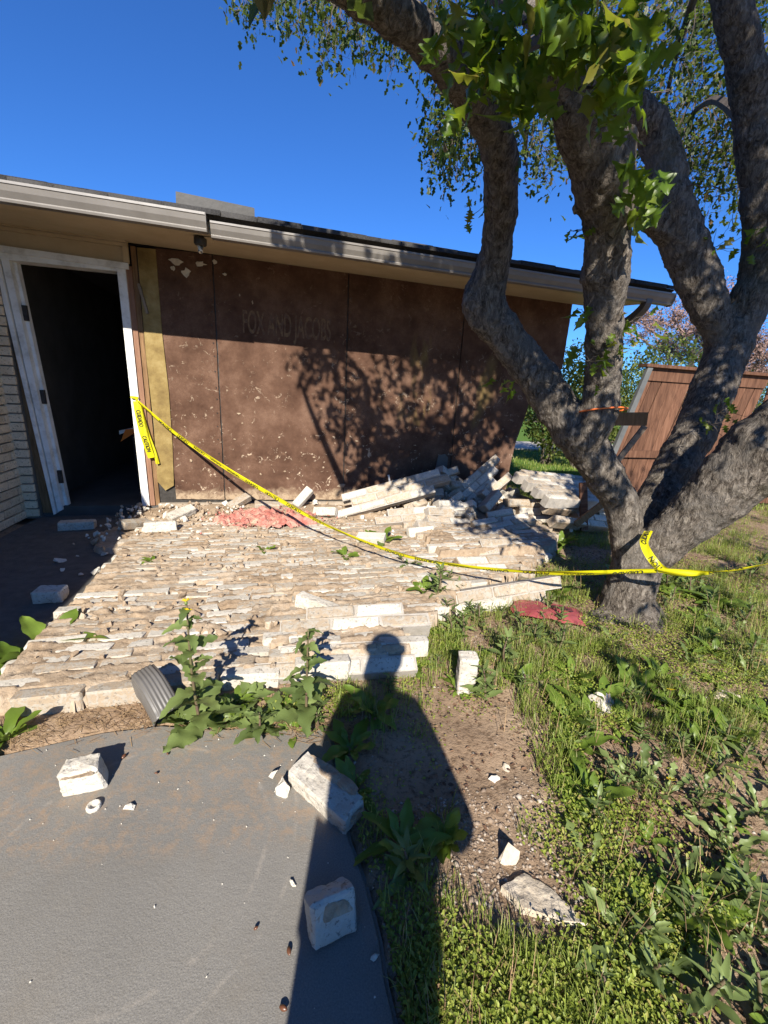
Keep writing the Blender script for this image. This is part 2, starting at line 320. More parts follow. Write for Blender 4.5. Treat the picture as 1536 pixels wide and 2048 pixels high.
def fbm(x, y, seed=0, o=4):
    x = np.asarray(x, float); y = np.asarray(y, float); s = 0; a = .5
    for k in range(o): s = s + a * vnoise(x * 2 ** k, y * 2 ** k, seed + k); a *= .5
    return s
def inpoly(px, py, poly):
    px = np.asarray(px, float); py = np.asarray(py, float); r = np.zeros(px.shape, bool); j = len(poly) - 1
    for i in range(len(poly)):
        xi, yi = poly[i]; xj, yj = poly[j]
        r ^= ((yi > py) != (yj > py)) & (px < (xj - xi) * (py - yi) / (yj - yi + 1e-12) + xi); j = i
    return r
def polydist(px, py, poly):
    px = np.asarray(px, float); py = np.asarray(py, float); d = np.full(px.shape, 1e9)
    for i in range(len(poly)):
        ax, ay = poly[i - 1]; bx, by = poly[i]; t = np.clip(((px - ax) * (bx - ax) + (py - ay) * (by - ay)) / ((bx - ax) ** 2 + (by - ay) ** 2 + 1e-12), 0, 1)
        d = np.minimum(d, np.hypot(px - ax - t * (bx - ax), py - ay - t * (by - ay)))
    return d

# ------------------------------------------------------------------ ground
PATIO = [(.60, -2.5), (.30, -.2), (.14, .40), (.09, .57), (.03, .78), (-.04, .95), (-.09, 1.08), (-.125, 1.22), (-.145, 1.33), (-.175, 1.41), (-.38, 1.405), (-.55, 1.355), (-.66, 1.35), (-.82, 1.355), (-1.02, 1.305), (-1.18, 1.235), (-1.35, 1.16), (-1.6, 1.05), (-2.6, .75), (-3.4, .2), (-3.4, -2.5)]
PORCH = [H(-1.66, -.02, 0), H(-.45, -.02, 0), H(-.35, 1.0, 0), H(-.33, 2.55, 0), H(-.95, 2.72, 0), H(-1.66, 2.75, 0)]
PORCH = [(p.x, p.y) for p in PORCH]
HOUSEP = [H(-1.6, .02, 0), H(3.2, .02, 0), H(3.2, -6, 0), H(-1.6, -6, 0)]; HOUSEP = [(p.x, p.y) for p in HOUSEP]
def gz(x, y):
    x = np.asarray(x, float); y = np.asarray(y, float)
    z = .012 + .05 * (fbm(x * 1.3 + 9, y * 1.3 + 3, 2, 4) - .47) + .022 * (fbm(x * 9, y * 9, 8, 3) - .45)
    z = z + .03 * np.exp(-((x - 1.55) ** 2 + (y - 2.4) ** 2) / .5)
    for poly in (PATIO, PORCH):
        i = inpoly(x, y, poly); d = polydist(x, y, poly); near = np.clip(d / .12, 0, 1)
        z = np.where(i, -.06, np.minimum(z, z * near + (-.006) * (1 - near)))
    return z
def gz1(x, y): return float(gz(np.array([x]), np.array([y]))[0])
def axis(a, b, c, d, step):
    core = list(np.arange(b, c + 1e-6, step)); l = []; s = step; p = b
    while p > a: s *= 1.25; p -= s; l.append(max(p, a))
    r = []; s = step; p = c
    while p < d: s *= 1.25; p += s; r.append(min(p, d))
    return np.array(l[::-1] + core + r)
gx = axis(-160, -1.7, 3.4, 160, .028); gy = axis(-30, .25, 5.4, 300, .028)
XX, YY = np.meshgrid(gx, gy); ZZ = gz(XX, YY); nx, ny = len(gx), len(gy); idx = np.arange(nx * ny).reshape(ny, nx)
F = np.stack([idx[:-1, :-1], idx[:-1, 1:], idx[1:, 1:], idx[1:, :-1]], -1).reshape(-1, 4)
link('ground', npmesh('ground', np.stack([XX, YY, ZZ], -1), F, True), M_SOIL, kind='structure')
def sheet(name, poly, top, thick, mat, round_edge=True):
    bm = bmesh.new(); vs = [bm.verts.new((x, y, top - thick)) for x, y in poly]; f = bm.faces.new(vs)
    e = bmesh.ops.extrude_face_region(bm, geom=[f]); bmesh.ops.translate(bm, verts=[q for q in e['geom'] if isinstance(q, bmesh.types.BMVert)], vec=(0, 0, thick))
    bmesh.ops.recalc_face_normals(bm, faces=bm.faces)
    bmesh.ops.bevel(bm, geom=[q for q in bm.edges if abs(q.verts[0].co.z - top) < 1e-4 and abs(q.verts[1].co.z - top) < 1e-4], offset=.012, segments=2, affect='EDGES')
    me = bpy.data.meshes.new(name); bm.to_mesh(me); bm.free(); return link(name, me, mat, kind='structure')
def smooth_poly(poly, a, b, sub=3):
    P = [Vector((x, y, 0)) for x, y in poly]; mid, _ = spline(P[a:b], [0] * (b - a), sub); return poly[:a] + [(p.x + rng.uniform(-.004, .004), p.y + rng.uniform(-.004, .004)) for p in mid] + poly[b:]
sheet('patio', smooth_poly(PATIO, 1, 8), .0, .1, M_PATIO)
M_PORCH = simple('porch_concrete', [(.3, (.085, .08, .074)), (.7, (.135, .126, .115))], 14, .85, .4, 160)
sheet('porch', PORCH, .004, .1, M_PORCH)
pth = [(1.5, 11.0), (9, 12.2), (9, 14.2), (1.5, 13.0)]
M_PATH = simple('pale_concrete', [(.3, (.36, .32, .27)), (.7, (.46, .42, .36))], 3, .9, .2, 40)
sheet('path', pth, .05, .1, M_PATH)

# ------------------------------------------------------------------ brick shapes (shared meshes)
BL, BW, BH = .242, .088, .066          # length, depth into wall, course height
def hullmesh(name, pts):
    bm = bmesh.new(); vs = [bm.verts.new(p) for p in pts]; r = bmesh.ops.convex_hull(bm, input=vs)
    dead = [q for q in r['geom_interior'] + r['geom_unused'] if isinstance(q, bmesh.types.BMVert) and q.is_valid]
    if dead: bmesh.ops.delete(bm, geom=list(set(dead)), context='VERTS')
    bmesh.ops.recalc_face_normals(bm, faces=bm.faces); me = bpy.data.meshes.new(name); bm.to_mesh(me); bm.free(); return me
def brick_pts(L, W, Hh, ch=.006, j=.003, broken=0., seed=0):
    q = random.Random(seed); pts = []
    for sx in (-1, 1):
        for sy in (-1, 1):
            for sz in (-1, 1):
                cut = broken * q.uniform(0, 1) * L if sx > 0 else 0
                for k in range(3):
                    p = [sx * L / 2, sy * W / 2, sz * Hh / 2]
                    c = ch * q.uniform(.5, 1.8)
                    for m in range(3):
                        if m != k: p[m] -= (sx, sy, sz)[m] * c
                    pts.append((p[0] - cut + q.uniform(-j, j), p[1] + q.uniform(-j, j), p[2] + q.uniform(-j, j)))
    return pts
BRICKS = [hullmesh('brick', brick_pts(BL, BW, BH, seed=i)) for i in range(6)]
HALVES = [hullmesh('brick', brick_pts(BL * .55, BW, BH, broken=.28, seed=50 + i)) for i in range(5)]
def rough_mesh(name, pts, cuts=3, amp=.006, fs=18., seed=0):
    """hero stone or brick: hull, subdivided, pitted by noise"""
    me = hullmesh(name, pts); bm = bmesh.new(); bm.from_mesh(me)
    bmesh.ops.dissolve_limit(bm, angle_limit=R(4), verts=bm.verts, edges=bm.edges); bmesh.ops.triangulate(bm, faces=bm.faces)
    for _ in range(cuts):
        L = [e for e in bm.edges if e.calc_length() > .016]
        if not L: break
        bmesh.ops.subdivide_edges(bm, edges=L, cuts=1); bmesh.ops.triangulate(bm, faces=bm.faces)
    o = Vector((seed * 3.7, seed * 1.3, 0)); bm.normal_update()
    mv = [(v, v.normal * (amp * (noise.fractal((v.co + o) * fs, .7, 2.2, 4)))) for v in bm.verts]
    for v, d in mv: v.co += d
    bmesh.ops.recalc_face_normals(bm, faces=bm.faces); bm.to_mesh(me); bm.free(); return me
def place(o, loc, rot=(0, 0, 0), s=1.):
    o.location = loc; o.rotation_euler = rot; o.scale = (s, s, s) if isinstance(s, (int, float)) else s; return o

# ------------------------------------------------------------------ the house
house = thing('house', 'low house with brown sheathing bared, open doorway and grey gutters', 'house', HO)
house.rotation_euler = (0, 0, math.atan2(HU.y, HU.x))
SH = -.018                                    # the eaves drop to the right
def shear(me, k=SH):
    for v in me.vertices: v.co.z += k * v.co.x
    return me
def hbox(name, a, b, mat, parent=house, sh=False, **t):
    me = MB().box(a, b).mesh(name)
    if sh: shear(me)
    return link(name, me, mat, parent, **t)
# sheathing panels, each with rough cut edges
def panel(poly, dy=0.):
    P = []
    for i in range(len(poly)):
        a = Vector(poly[i]); b = Vector(poly[(i + 1) % len(poly)]); n = max(1, int((b - a).length / .035))
        for k in range(n):
            p = a.lerp(b, k / n); e = .0022 if k else .001
            P.append((p.x + rng.uniform(-e, e), p.y + rng.uniform(-e, e)))
    return MB().prism(P, 'y', dy, dy + .013).mesh('sheathing_panel')
pan = []
for i, (poly, dy) in enumerate((([(-.46, .16), (-.006, .15), (-.006, 2.385), (-.46, 2.385)], .004), ([(.006, .15), (1.214, .14), (1.214, 2.37), (.006, 2.385)], .0), ([(1.226, .14), (2.434, .13), (2.434, 2.35), (1.226, 2.37)], .003),
        ([(2.446, .12), (3.16, .12), (3.185, .3), (3.19, .5), (3.225, .8), (3.30, 1.1), (3.335, 1.29), (3.42, 1.42), (3.52, 1.49), (3.60, 1.57), (3.69, 1.66), (3.69, 2.33), (2.446, 2.35)], .0))):
    pan.append(link('sheathing_panel', panel(poly, dy), M_FIBRE, house))
pan[3]['label'] = 'sheathing panel with its lower right corner torn away'
hbox('backing_board', (-.62, .02, .1), (3.14, .05, 2.38), M_HINGE)
# nails and torn bits along the panel edges
mb = MB()
for X in (-.03, .03, 1.195, 1.245, 2.415, 2.465):
    for k in range(16):
        z = .25 + k * .128 + rng.uniform(-.02, .02); mb.lathe([(0, -.003), (.006, -.003), (.006, .001)], 6, Matrix.Translation((X + rng.uniform(-.006, .006), -.001, z)) @ Matrix.Rotation(R(90), 4, 'X'))
link('nail_heads', mb.mesh('nail_heads'), M_HINGE, house, kind='stuff')
def scrap(pts, thick, mat, name, y=-.004):
    return link(name, MB().prism(pts, 'y', y - thick, y).mesh(name), mat, house)
def blob(cx, cz, rx, rz, n=11, seed=0):
    q = random.Random(seed); return [(cx + rx * math.cos(2 * math.pi * i / n) * q.uniform(.45, 1.15), cz + rz * math.sin(2 * math.pi * i / n) * q.uniform(.45, 1.15)) for i in range(n)]
for i, (x, z, a, b) in enumerate([(-.30, 2.30, .06, .03), (-.22, 2.22, .045, .04), (-.10, 2.30, .05, .025), (.10, 2.24, .02, .012), (.02, 2.33, .03, .02), (-.33, 2.24, .02, .02)]):
    scrap(blob(x, z, a, b, seed=i), .004, M_PAPER, 'torn_paper', -.002)
for i, (x, z, a, b) in enumerate([(.33, 2.03, .012, .03), (.22, 2.08, .01, .02), (3.05, 1.92, .05, .008), (3.2, 1.84, .06, .01), (1.20, .30, .07, .05), (.05, .36, .03, .02), (-.30, .55, .02, .025), (-.42, .78, .025, .02), (.17, 1.02, .03, .02), (.20, .93, .02, .012), (.55, .80, .02, .012), (.12, .77, .02, .01), (.9, .6, .02, .02), (1.35, .78, .03, .012), (1.5, .5, .025, .01), (2.0, .75, .03, .008), (.6, .45, .02, .012), (.36, .42, .016, .02)]):
    scrap(blob(x, z, a * .7, b * .7, 9, seed=40 + i), .005, M_MORTAR, 'mortar_splash', -.001)
o = link('pale_strip', MB().box((-.008, -.02, -.06), (.012, -.004, .06)).mesh('pale_strip'), M_WHITE, house); o.location = (1.725, 0, .36); o.rotation_euler = (0, R(-12), 0)
scrap([(2.22, .18), (2.39, .16), (2.40, .62), (2.36, .66), (2.28, .64)], .006, M_FASCIA, 'dark_strip', -.001)  # dark upright strip laid over the sheathing beside the lower panel seam
o = link('wood_lath', MB().box((-.011, -.02, -.12), (.011, -.003, .12)).mesh('wood_lath'), M_GREYWOOD, house); o.location = (-.585, -.012, 1.97); o.rotation_euler = (0, R(-12), 0)
link('building_paper', MB().prism([(-.615, .34), (-.60, .9), (-.61, 1.5), (-.60, 2.37), (-.455, 2.375), (-.46, 1.7), (-.445, 1.2), (-.452, .7), (-.47, .30), (-.55, .25)], 'y', -.008, -.001).mesh('building_paper'), M_OCHRE, house)
# printed name on the second panel
def textmesh(s, size, width):
    cu = bpy.data.curves.new('t', 'FONT'); cu.body = s; cu.size = size; cu.offset = size * .018; o = bpy.data.objects.new('t', cu); COL.objects.link(o)
    dg = bpy.context.evaluated_depsgraph_get(); dg.update(); me = bpy.data.meshes.new_from_object(o.evaluated_get(dg))
    bpy.data.objects.remove(o); bpy.data.curves.remove(cu)
    co = np.array([v.co[:] for v in me.vertices]); mn = co.min(0); mx = co.max(0)
    co[:, 0] = (co[:, 0] - mn[0]) / (mx[0] - mn[0]) * width; co[:, 1] -= mn[1]
    for v, c in zip(me.vertices, co): v.co = c
    me.materials.clear(); return me
tm = textmesh('FOX AND JACOBS', .19, .82)
o = link('lettering', tm, M_STENCIL, pan[1]); o.scale = (1, 1.45, 1); o.rotation_euler = (R(90), R(1.0), 0); o.location = (.235, -.0016, 1.70)
hbox('foundation', (-.62, -.03, -.05), (3.2, .4, .12), M_CONC)
# right of the door: jambs and studs
hbox('stud', (-.70, -.012, .1), (-.655, .08, 2.22), M_REDWOOD); hbox('stud', (-.655, .004, .1), (-.615, .06, 2.38), M_STUD)
hbox('door_jamb', (-.765, -.03, .1), (-.70, .09, 2.175), M_WHITE)
jl = link('door_jamb', MB().prism([(-1.60, .1 + 2.10), (-1.545, .1 + 2.08), (-1.45, .07), (-1.49, .05)], 'y', -.03, .09).mesh('door_jamb'), M_WHITE, house, label='leaning white jamb with hinge cut-outs')
link('jamb_trim', MB().prism([(-1.645, 2.2), (-1.608, 2.19), (-1.497, .04), (-1.52, .03)], 'y', -.05, -.005).mesh('jamb_trim'), M_WHITE, house)
link('door_stop', MB().prism([(-1.545, 2.17), (-1.522, 2.165), (-1.425, .1), (-1.45, .1)], 'y', .03, .09).mesh('door_stop'), M_WHITE, house)
link('stud', MB().prism([(-1.66, 2.16), (-1.615, 2.16), (-1.50, .04), (-1.62, .04)], 'y', -.012, .07).mesh('stud'), M_STUD, house)
for z in (1.78, 1.10, .38):
    x = -1.532 + (2.17 - z) * .046; hbox('hinge', (x - .012, .005, z - .06), (x + .022, .028, z + .06), M_HINGE, jl)
link('door_head', MB().prism([(-1.60, 2.165), (-.70, 2.165), (-.70, 2.235), (-1.60, 2.245)], 'y', -.035, .09).mesh('door_head'), M_WHITE, house)
link('head_trim', MB().prism([(-1.655, 2.215), (-.668, 2.185), (-.668, 2.232), (-1.655, 2.262)], 'y', -.056, -.036).mesh('head_trim'), M_WHITE, house)
link('transom_panel', MB().prism([(-1.72, 2.266), (-.668, 2.237), (-.668, 2.40), (-1.72, 2.42)], 'y', -.02, .0).mesh('transom_panel'), M_BEIGE, house)
hbox('frieze_board', (-1.72, -.045, 2.345), (-.668, -.021, 2.372), M_BEIGE, sh=True); hbox('frieze_board', (-1.72, -.06, 2.374), (-.668, -.021, 2.41), M_BEIGE, sh=True)
hbox('corner_trim', (-.70, -.05, 2.237), (-.662, -.021, 2.36), M_BEIGE)
# the room behind the doorway
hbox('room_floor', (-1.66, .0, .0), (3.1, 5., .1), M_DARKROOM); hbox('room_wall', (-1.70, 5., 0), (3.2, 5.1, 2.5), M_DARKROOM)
hbox('room_wall', (-1.71, .1, 0), (-1.66, 5., 2.5), M_DARKROOM); hbox('room_wall', (3.1, .05, 0), (3.14, 5., 2.5), M_DARKROOM); hbox('room_ceiling', (-1.7, .1, 2.41), (3.2, 5.1, 2.46), M_DARKROOM)  # right-hand partition is added to keep light out of the room
hbox('side_wall', (3.60, .95, 0), (3.66, 6.5, 2.3), M_WING); hbox('side_wall', (3.60, .02, 1.75), (3.66, .94, 2.3), M_FIBRE)
# soffit, fascia, gutters
me = MB().add([(-1.9, -.0, 2.39), (4.05, -.0, 2.39), (4.05, -.86, 2.302), (-1.9, -.86, 2.302), (-1.9, 0, 2.415), (4.05, 0, 2.415), (4.05, -.86, 2.327), (-1.9, -.86, 2.327)], [(0, 1, 2, 3), (7, 6, 5, 4), (0, 4, 5, 1), (1, 5, 6, 2), (2, 6, 7, 3), (3, 7, 4, 0)]).mesh('soffit')
link('soffit', shear(me), M_BEIGE, house)
hbox('fascia', (-1.9, -.845, 2.328), (4.06, -.815, 2.42), M_BEIGE, sh=True)
def gutter(x0, x1, dy, dz, hh=.1):
    prof = [(-.848, .1), (-.848, .0), (-.905, .0), (-.909, .012), (-.905, .02), (-.925, .052), (-.932, .082), (-.938, .086), (-.938, .1), (-.928, .1), (-.926, .09), (-.918, .055), (-.90, .026), (-.86, .008), (-.855, .1)]
    me = MB().prism([(y + dy, z * hh / .1 + 2.29 + dz) for y, z in prof], 'x', x0, x1).mesh('gutter'); return link('gutter', shear(me), M_GUTTER, house)
g1 = gutter(-1.9, .085, -.02, .006, .108); g1['label'] = 'left gutter length ending over the doorway'
g2 = gutter(.11, 4.11, .02, -.012, .095); g2['label'] = 'long right gutter length under the shingles'
me = MB().prism([(-.872, 2.295), (-.925, 2.295), (-.95, 2.345), (-.958, 2.405), (-.872, 2.405)], 'x', .086, .09).mesh('end_cap'); link('end_cap', shear(me), M_GUTTER, g1)
me = MB().prism([(-.83, 2.27), (-.89, 2.27), (-.915, 2.32), (-.918, 2.376), (-.83, 2.376)], 'x', 4.111, 4.117).mesh('end_cap'); link('end_cap', shear(me), M_GUTTER, g2)
# downspout elbow under the right end
pts, rr = spline([(3.86, -.86, 2.25), (3.86, -.84, 2.17), (3.84, -.70, 2.07), (3.80, -.45, 1.98)], [.045] * 4, 5)
link('downspout', MB().tube(pts, rr, 4).mesh('downspout'), M_FASCIA, g2)
# bent flashing sheet standing behind the gutter
me = MB().prism([(-.14, 2.475), (.40, 2.455), (.40, 2.555), (.385, 2.558), (-.135, 2.588)], 'y', -.70, -.69).mesh('flashing_sheet'); link('flashing_sheet', me, simple('dull_lead', [(.3, (.022, .021, .02)), (.7, (.036, .034, .032))], 5, .5, .1, 30), house, label='loose dark metal sheet standing on the roof edge')
# lamp holder on the soffit edge
lamp = link('lamp_holder', MB().lathe([(0, .03), (.042, .03), (.045, .02), (.045, -.012), (.036, -.022), (0, -.022)], 18).mesh('lamp_holder', True), M_HINGE, house); lamp.location = (.015, -.74, 2.275); lamp.rotation_euler = (R(6), R(4), 0)
for a, c in ((-35, M_SOCKET), (20, M_GUTTER)):
    s_ = link('lamp_socket', MB().lathe([(0, 0), (.012, 0), (.013, -.03), (.017, -.05), (.015, -.055), (0, -.05)], 10).mesh('lamp_socket', True), c, lamp); s_.location = (.012 if a > 0 else -.01, 0, -.02); s_.rotation_euler = (R(-25), R(a * .6), 0)
hbox('soffit_plate', (.05, -.79, 2.296), (.10, -.68, 2.302), M_BEIGE)
# roof
PT = math.tan(R(17.3)); EZ = 2.432; EY = -.905; RY = 3.3; RZ = EZ + (RY - EY) * PT
me = MB().prism([(EY, EZ - .02), (RY, RZ - .02), (RY + 4.6, EZ - .02), (RY + 4.6, EZ - .06), (RY, RZ - .08), (EY + .05, EZ - .05)], 'x', -6., 4.1).mesh('roof'); roof = link('roof', shear(me, -.02), M_SHINGLE, house)
V = []; Fq = []
for r_ in range(30):
    x = -6 + rng.uniform(0, .2); y0 = EY - .02 + r_ * .145; z0 = EZ + (y0 - EY) * PT
    while x < 4.08 and y0 < RY:
        w = rng.choice((.16, .3, .24, .33)) * rng.uniform(.9, 1.1); x1 = min(x + w, 4.1); th = rng.uniform(.006, .016); y1 = y0 + .19; z1 = z0 + .19 * PT
        yj = rng.uniform(-.006, .006); b = len(V)
        V += [(x, y0 + yj, z0 + th), (x1 - .006, y0 + yj, z0 + th), (x1 - .006, y1, z1 + .002), (x, y1, z1 + .002), (x, y0 + yj, z0 - .02), (x1 - .006, y0 + yj, z0 - .02), (x1 - .006, y1, z1 - .02), (x, y1, z1 - .02)]
        Fq += [(b, b + 1, b + 2, b + 3), (b + 4, b + 5, b + 1, b), (b + 5, b + 6, b + 2, b + 1), (b + 7, b + 4, b, b + 3)]; x = x1
link('shingle_courses', shear(npmesh('shingle_courses', V, Fq), -.02), M_SHINGLE, roof, kind='stuff')
# wing on the left: painted brick wall at right angles to the front, with its own eave
wing = hbox('wing_wall', (-1.95, -7., 0), (-1.745, .3, 2.34), M_DARKJOINT)
pier = hbox('wing_pier', (-1.745, -.055, 0), (-1.625, .05, 2.27), M_DARKJOINT)
CP = .0782; k = 0
WB = [hullmesh('brick', brick_pts(BL, .03, BH, .004, .0015, seed=90 + i)) for i in range(4)]; WHB = [hullmesh('brick', brick_pts(.115, .03, BH, .004, .0015, seed=95 + i)) for i in range(4)]
for c_ in range(28):
    z = .045 + c_ * CP
    for j in range(5):
        y = -.13 - j * .252 - (.126 if c_ % 2 else 0)
        if c_ % 2 and j == 0:
            b_ = link('brick', WHB[rng.randrange(4)], M_WING, wing); b_.location = (-1.737 + rng.uniform(-.002, .002), -.066, z); b_.rotation_euler = (0, 0, R(90))
        b_ = link('brick', WB[rng.randrange(4)], M_WING, wing); b_.location = (-1.737 + rng.uniform(-.002, .003), y, z); b_.rotation_euler = (rng.uniform(-.01, .01), rng.uniform(-.01, .01), R(90))
    b_ = link('brick', WHB[rng.randrange(4)], M_WING, pier); b_.location = (-1.684 + rng.uniform(-.004, .004), -.062, z + .012); b_.rotation_euler = (0, rng.uniform(-.015, .015), rng.uniform(-.02, .02))
me = MB().prism([(-1.60, 2.30), (-1.60, 2.36), (-5.6, 3.55), (-5.6, 3.45), (-1.95, 2.36), (-1.75, 2.30)], 'y', -7.2, -.945).mesh('wing_roof'); link('wing_roof', me, M_SHINGLE, house)

# folded orange sheet in the dark room
fs = thing('folded_sheet', 'small orange and white folded sheet inside the dark doorway', 'sign', H(-1.03, -.75, .1))
link('orange_face', MB().add([(-.13, 0, .52), (.10, -.03, .66), (.14, -.02, .69), (-.06, 0, .66)], [(0, 1, 2, 3)]).mesh('orange_face'), M_ORANGE, fs); link('white_edge', MB().add([(-.14, .01, .64), (.16, 0, .72), (.16, 0, .70), (-.14, .01, .60)], [(0, 1, 2, 3)]).mesh('white_edge'), M_WHITE, fs)
link('stand', MB().tube([(0, .03, 0), (0, .03, .62)], .012, 6).mesh('stand'), M_HINGE, fs)

# ------------------------------------------------------------------ the fallen brick wall, lying back side up in courses
HYAW = math.atan2(HU.y, HU.x)
fw = thing('fallen_brick_wall', 'big sheet of white brick wall fallen flat in front of the house', 'brick wall', H(1., 1.5, 0)); fw.rotation_euler = (0, 0, HYAW)
XR = [(2.9, 1.06), (2.62, 1.10), (2.45, 1.44), (2.15, 1.62), (1.95, 2.2), (1.5, 2.78), (1.1, 2.95), (.55, 2.9)]
XLf = [(2.9, -.50), (2.3, -.52), (1.6, -.50), (1.0, -.56), (.7, -.55), (.55, -.45)]
def interp(tab, d):
    tab = sorted(tab); return float(np.interp(d, [a for a, _ in tab], [b for _, b in tab]))
def lift(X, d):
    X = np.asarray(X, float); d = np.asarray(d, float)
    z = .05 * (fbm(X * .9 + 3, d * .9 + 7, 21, 3) - .42)
    z = z + np.where((X > .5) & (d > 2.28), .035 + .05 * (X - .5) * .4, 0) + np.where((X > 1.75) & (d < 1.6), .05, 0) + np.where((X > .62) & (d <= 2.28) & (d > 1.75), .02, 0)
    return np.maximum(z, -.006)
def shiftx(X, d): return (.05 if (X > .5 and d > 2.28) else 0) + (.03 if X > 1.75 and d < 1.6 else 0)
allb = []
row = 0; d = 2.80
while d > .55:
    xl, xr = interp(XLf, d), interp(XR, d); x = xl + (.5 if row % 2 else 0) * .254 - .10 + rng.uniform(-.02, .02)
    while x < xr:
        L = BL
        if xl - .07 < x < xr:
            gap = (.44 < x < .5 and d > 2.2)
            if not gap and rng.random() > .03: allb.append((x + shiftx(x, d), d + rng.uniform(-.006, .006) + (.02 if x > .5 and d > 2.28 else 0), float(lift(x, d)) + rng.gauss(0, .002) - .003, rng.gauss(0, .014), rng.gauss(0, .010), rng.gauss(0, .018) + (-.05 if x > .5 and d > 2.28 else 0), row))
        x += .254 + rng.uniform(-.004, .006)
    d -= .0782; row += 1
def bmat(b): return Matrix.Translation((b[0] - 1., -(b[1] - 1.5), b[2] + BW / 2)) @ Euler((b[3] + R(90), b[4], b[5])).to_matrix().to_4x4()
allb.sort(key=lambda b: (H(b[0], b[1], 0) - CAM).length)
for i, b in enumerate(allb[:295]):
    edge = b[6] == 0 or (b[0] > interp(XR, b[1]) - .25 and b[1] > 1.6)
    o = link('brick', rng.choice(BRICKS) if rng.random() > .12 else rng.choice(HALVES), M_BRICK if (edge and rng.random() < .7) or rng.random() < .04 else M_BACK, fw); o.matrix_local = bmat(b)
mb = MB()
for b in allb[295:]:
    me = rng.choice(BRICKS); Mx = bmat(b); mb.add([Mx @ v.co for v in me.vertices], [tuple(p.vertices) for p in me.polygons])
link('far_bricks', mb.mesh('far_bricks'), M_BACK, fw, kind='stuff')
# squeezed mortar between and over the courses
xs = np.arange(-.75, 3.1, .0115); ds = np.arange(.5, 2.86, .0115); XX, DD = np.meshgrid(xs, ds)
n1 = fbm(XX * 3.1, DD * 3.1, 31, 4); n2 = fbm(XX * 16, DD * 16, 41, 4); n3 = fbm(XX * 5.5 + 40, DD * 9 + 9, 51, 4); n4 = fbm(XX * 60, DD * 60, 61, 2)
ph = np.abs(((DD - 2.80) / .0782 + .5) % 1.) ; ph = np.minimum(ph, 1 - ph)            # 0 at a joint
ridge = np.clip(1 - ph / (.20 + .25 * n1), 0, 1)
def cells(x, y, seed):   # jagged broken plates: nearest of jittered points, one height each
    bx = np.floor(x).astype(np.int64); by = np.floor(y).astype(np.int64); best = np.full(x.shape, 9.); val = np.zeros(x.shape)
    def h(a, b, s): q = (a * 374761393 + b * 668265263 + s * 974711) & 0xffffffff; q = ((q ^ (q >> 13)) * 1274126177) & 0xffffffff; return ((q ^ (q >> 16)) & 0xffff) / 65535.
    for i in (-1, 0, 1):
        for j in (-1, 0, 1):
            cx = bx + i; cy = by + j; d_ = (cx + h(cx, cy, seed) - x) ** 2 + (cy + h(cx, cy, seed + 1) - y) ** 2; k_ = d_ < best; best = np.where(k_, d_, best); val = np.where(k_, h(cx, cy, seed + 2), val)
    return val
wx = XX + .02 * (n2 - .5); wd = DD + .02 * (n3 - .5)
c1 = cells(wx * 11, wd * 26, 3); c2 = cells(wx * 32, wd * 55, 7); c3 = cells(wx * 5, wd * 12.8, 13)
left = np.clip((1.3 - XX) / 1.3, 0, 1)
plate = np.where(c3 + .5 * (n1 - .5) > .62, .6 + .4 * c1, 0.)
Z = .0800 + .010 * plate + lift(XX, DD) + ridge * (.003 + .011 * c1) + .009 * (c2 - .5) + .008 * (n4 - .5) + .006 * (n2 - .5)
Z = np.where((c1 < .05 + .08 * left) & (c3 > .35), np.minimum(Z, .018 + .03 * n2), Z)
xl = np.interp(DD, *zip(*sorted(XLf))); xr = np.interp(DD, *zip(*sorted(XR))); n5 = fbm(XX * 8 + 5, DD * 8, 71, 3) - .5
edge = np.minimum(np.minimum(XX - xl + .10, xr - XX + .10), 2.80 - DD + .03) + .08 * n5; inside = edge > 0
Z = np.where(edge < .03, np.minimum(Z, .06 + Z * 0), Z); Z = np.where(edge < .013, -.01, Z)
idx = np.arange(XX.size).reshape(XX.shape); ok = inside[:-1, :-1] & inside[1:, :-1] & inside[:-1, 1:] & inside[1:, 1:]
Fm = np.stack([idx[:-1, :-1], idx[1:, :-1], idx[1:, 1:], idx[:-1, 1:]], -1)[ok]
used, inv = np.unique(Fm, return_inverse=True); Vm = np.stack([XX - 1., -(DD - 1.5), Z], -1).reshape(-1, 3)[used]
jx = (fbm(Vm[:, 0] * 50, Vm[:, 1] * 50, 81, 2) - .5) * .02; Vm[:, 0] += jx; Vm[:, 1] += (fbm(Vm[:, 0] * 50 + 9, Vm[:, 1] * 50, 91, 2) - .5) * .02
link('mortar', npmesh('mortar', Vm, inv.reshape(-1, 4)), M_MORTAR, fw)
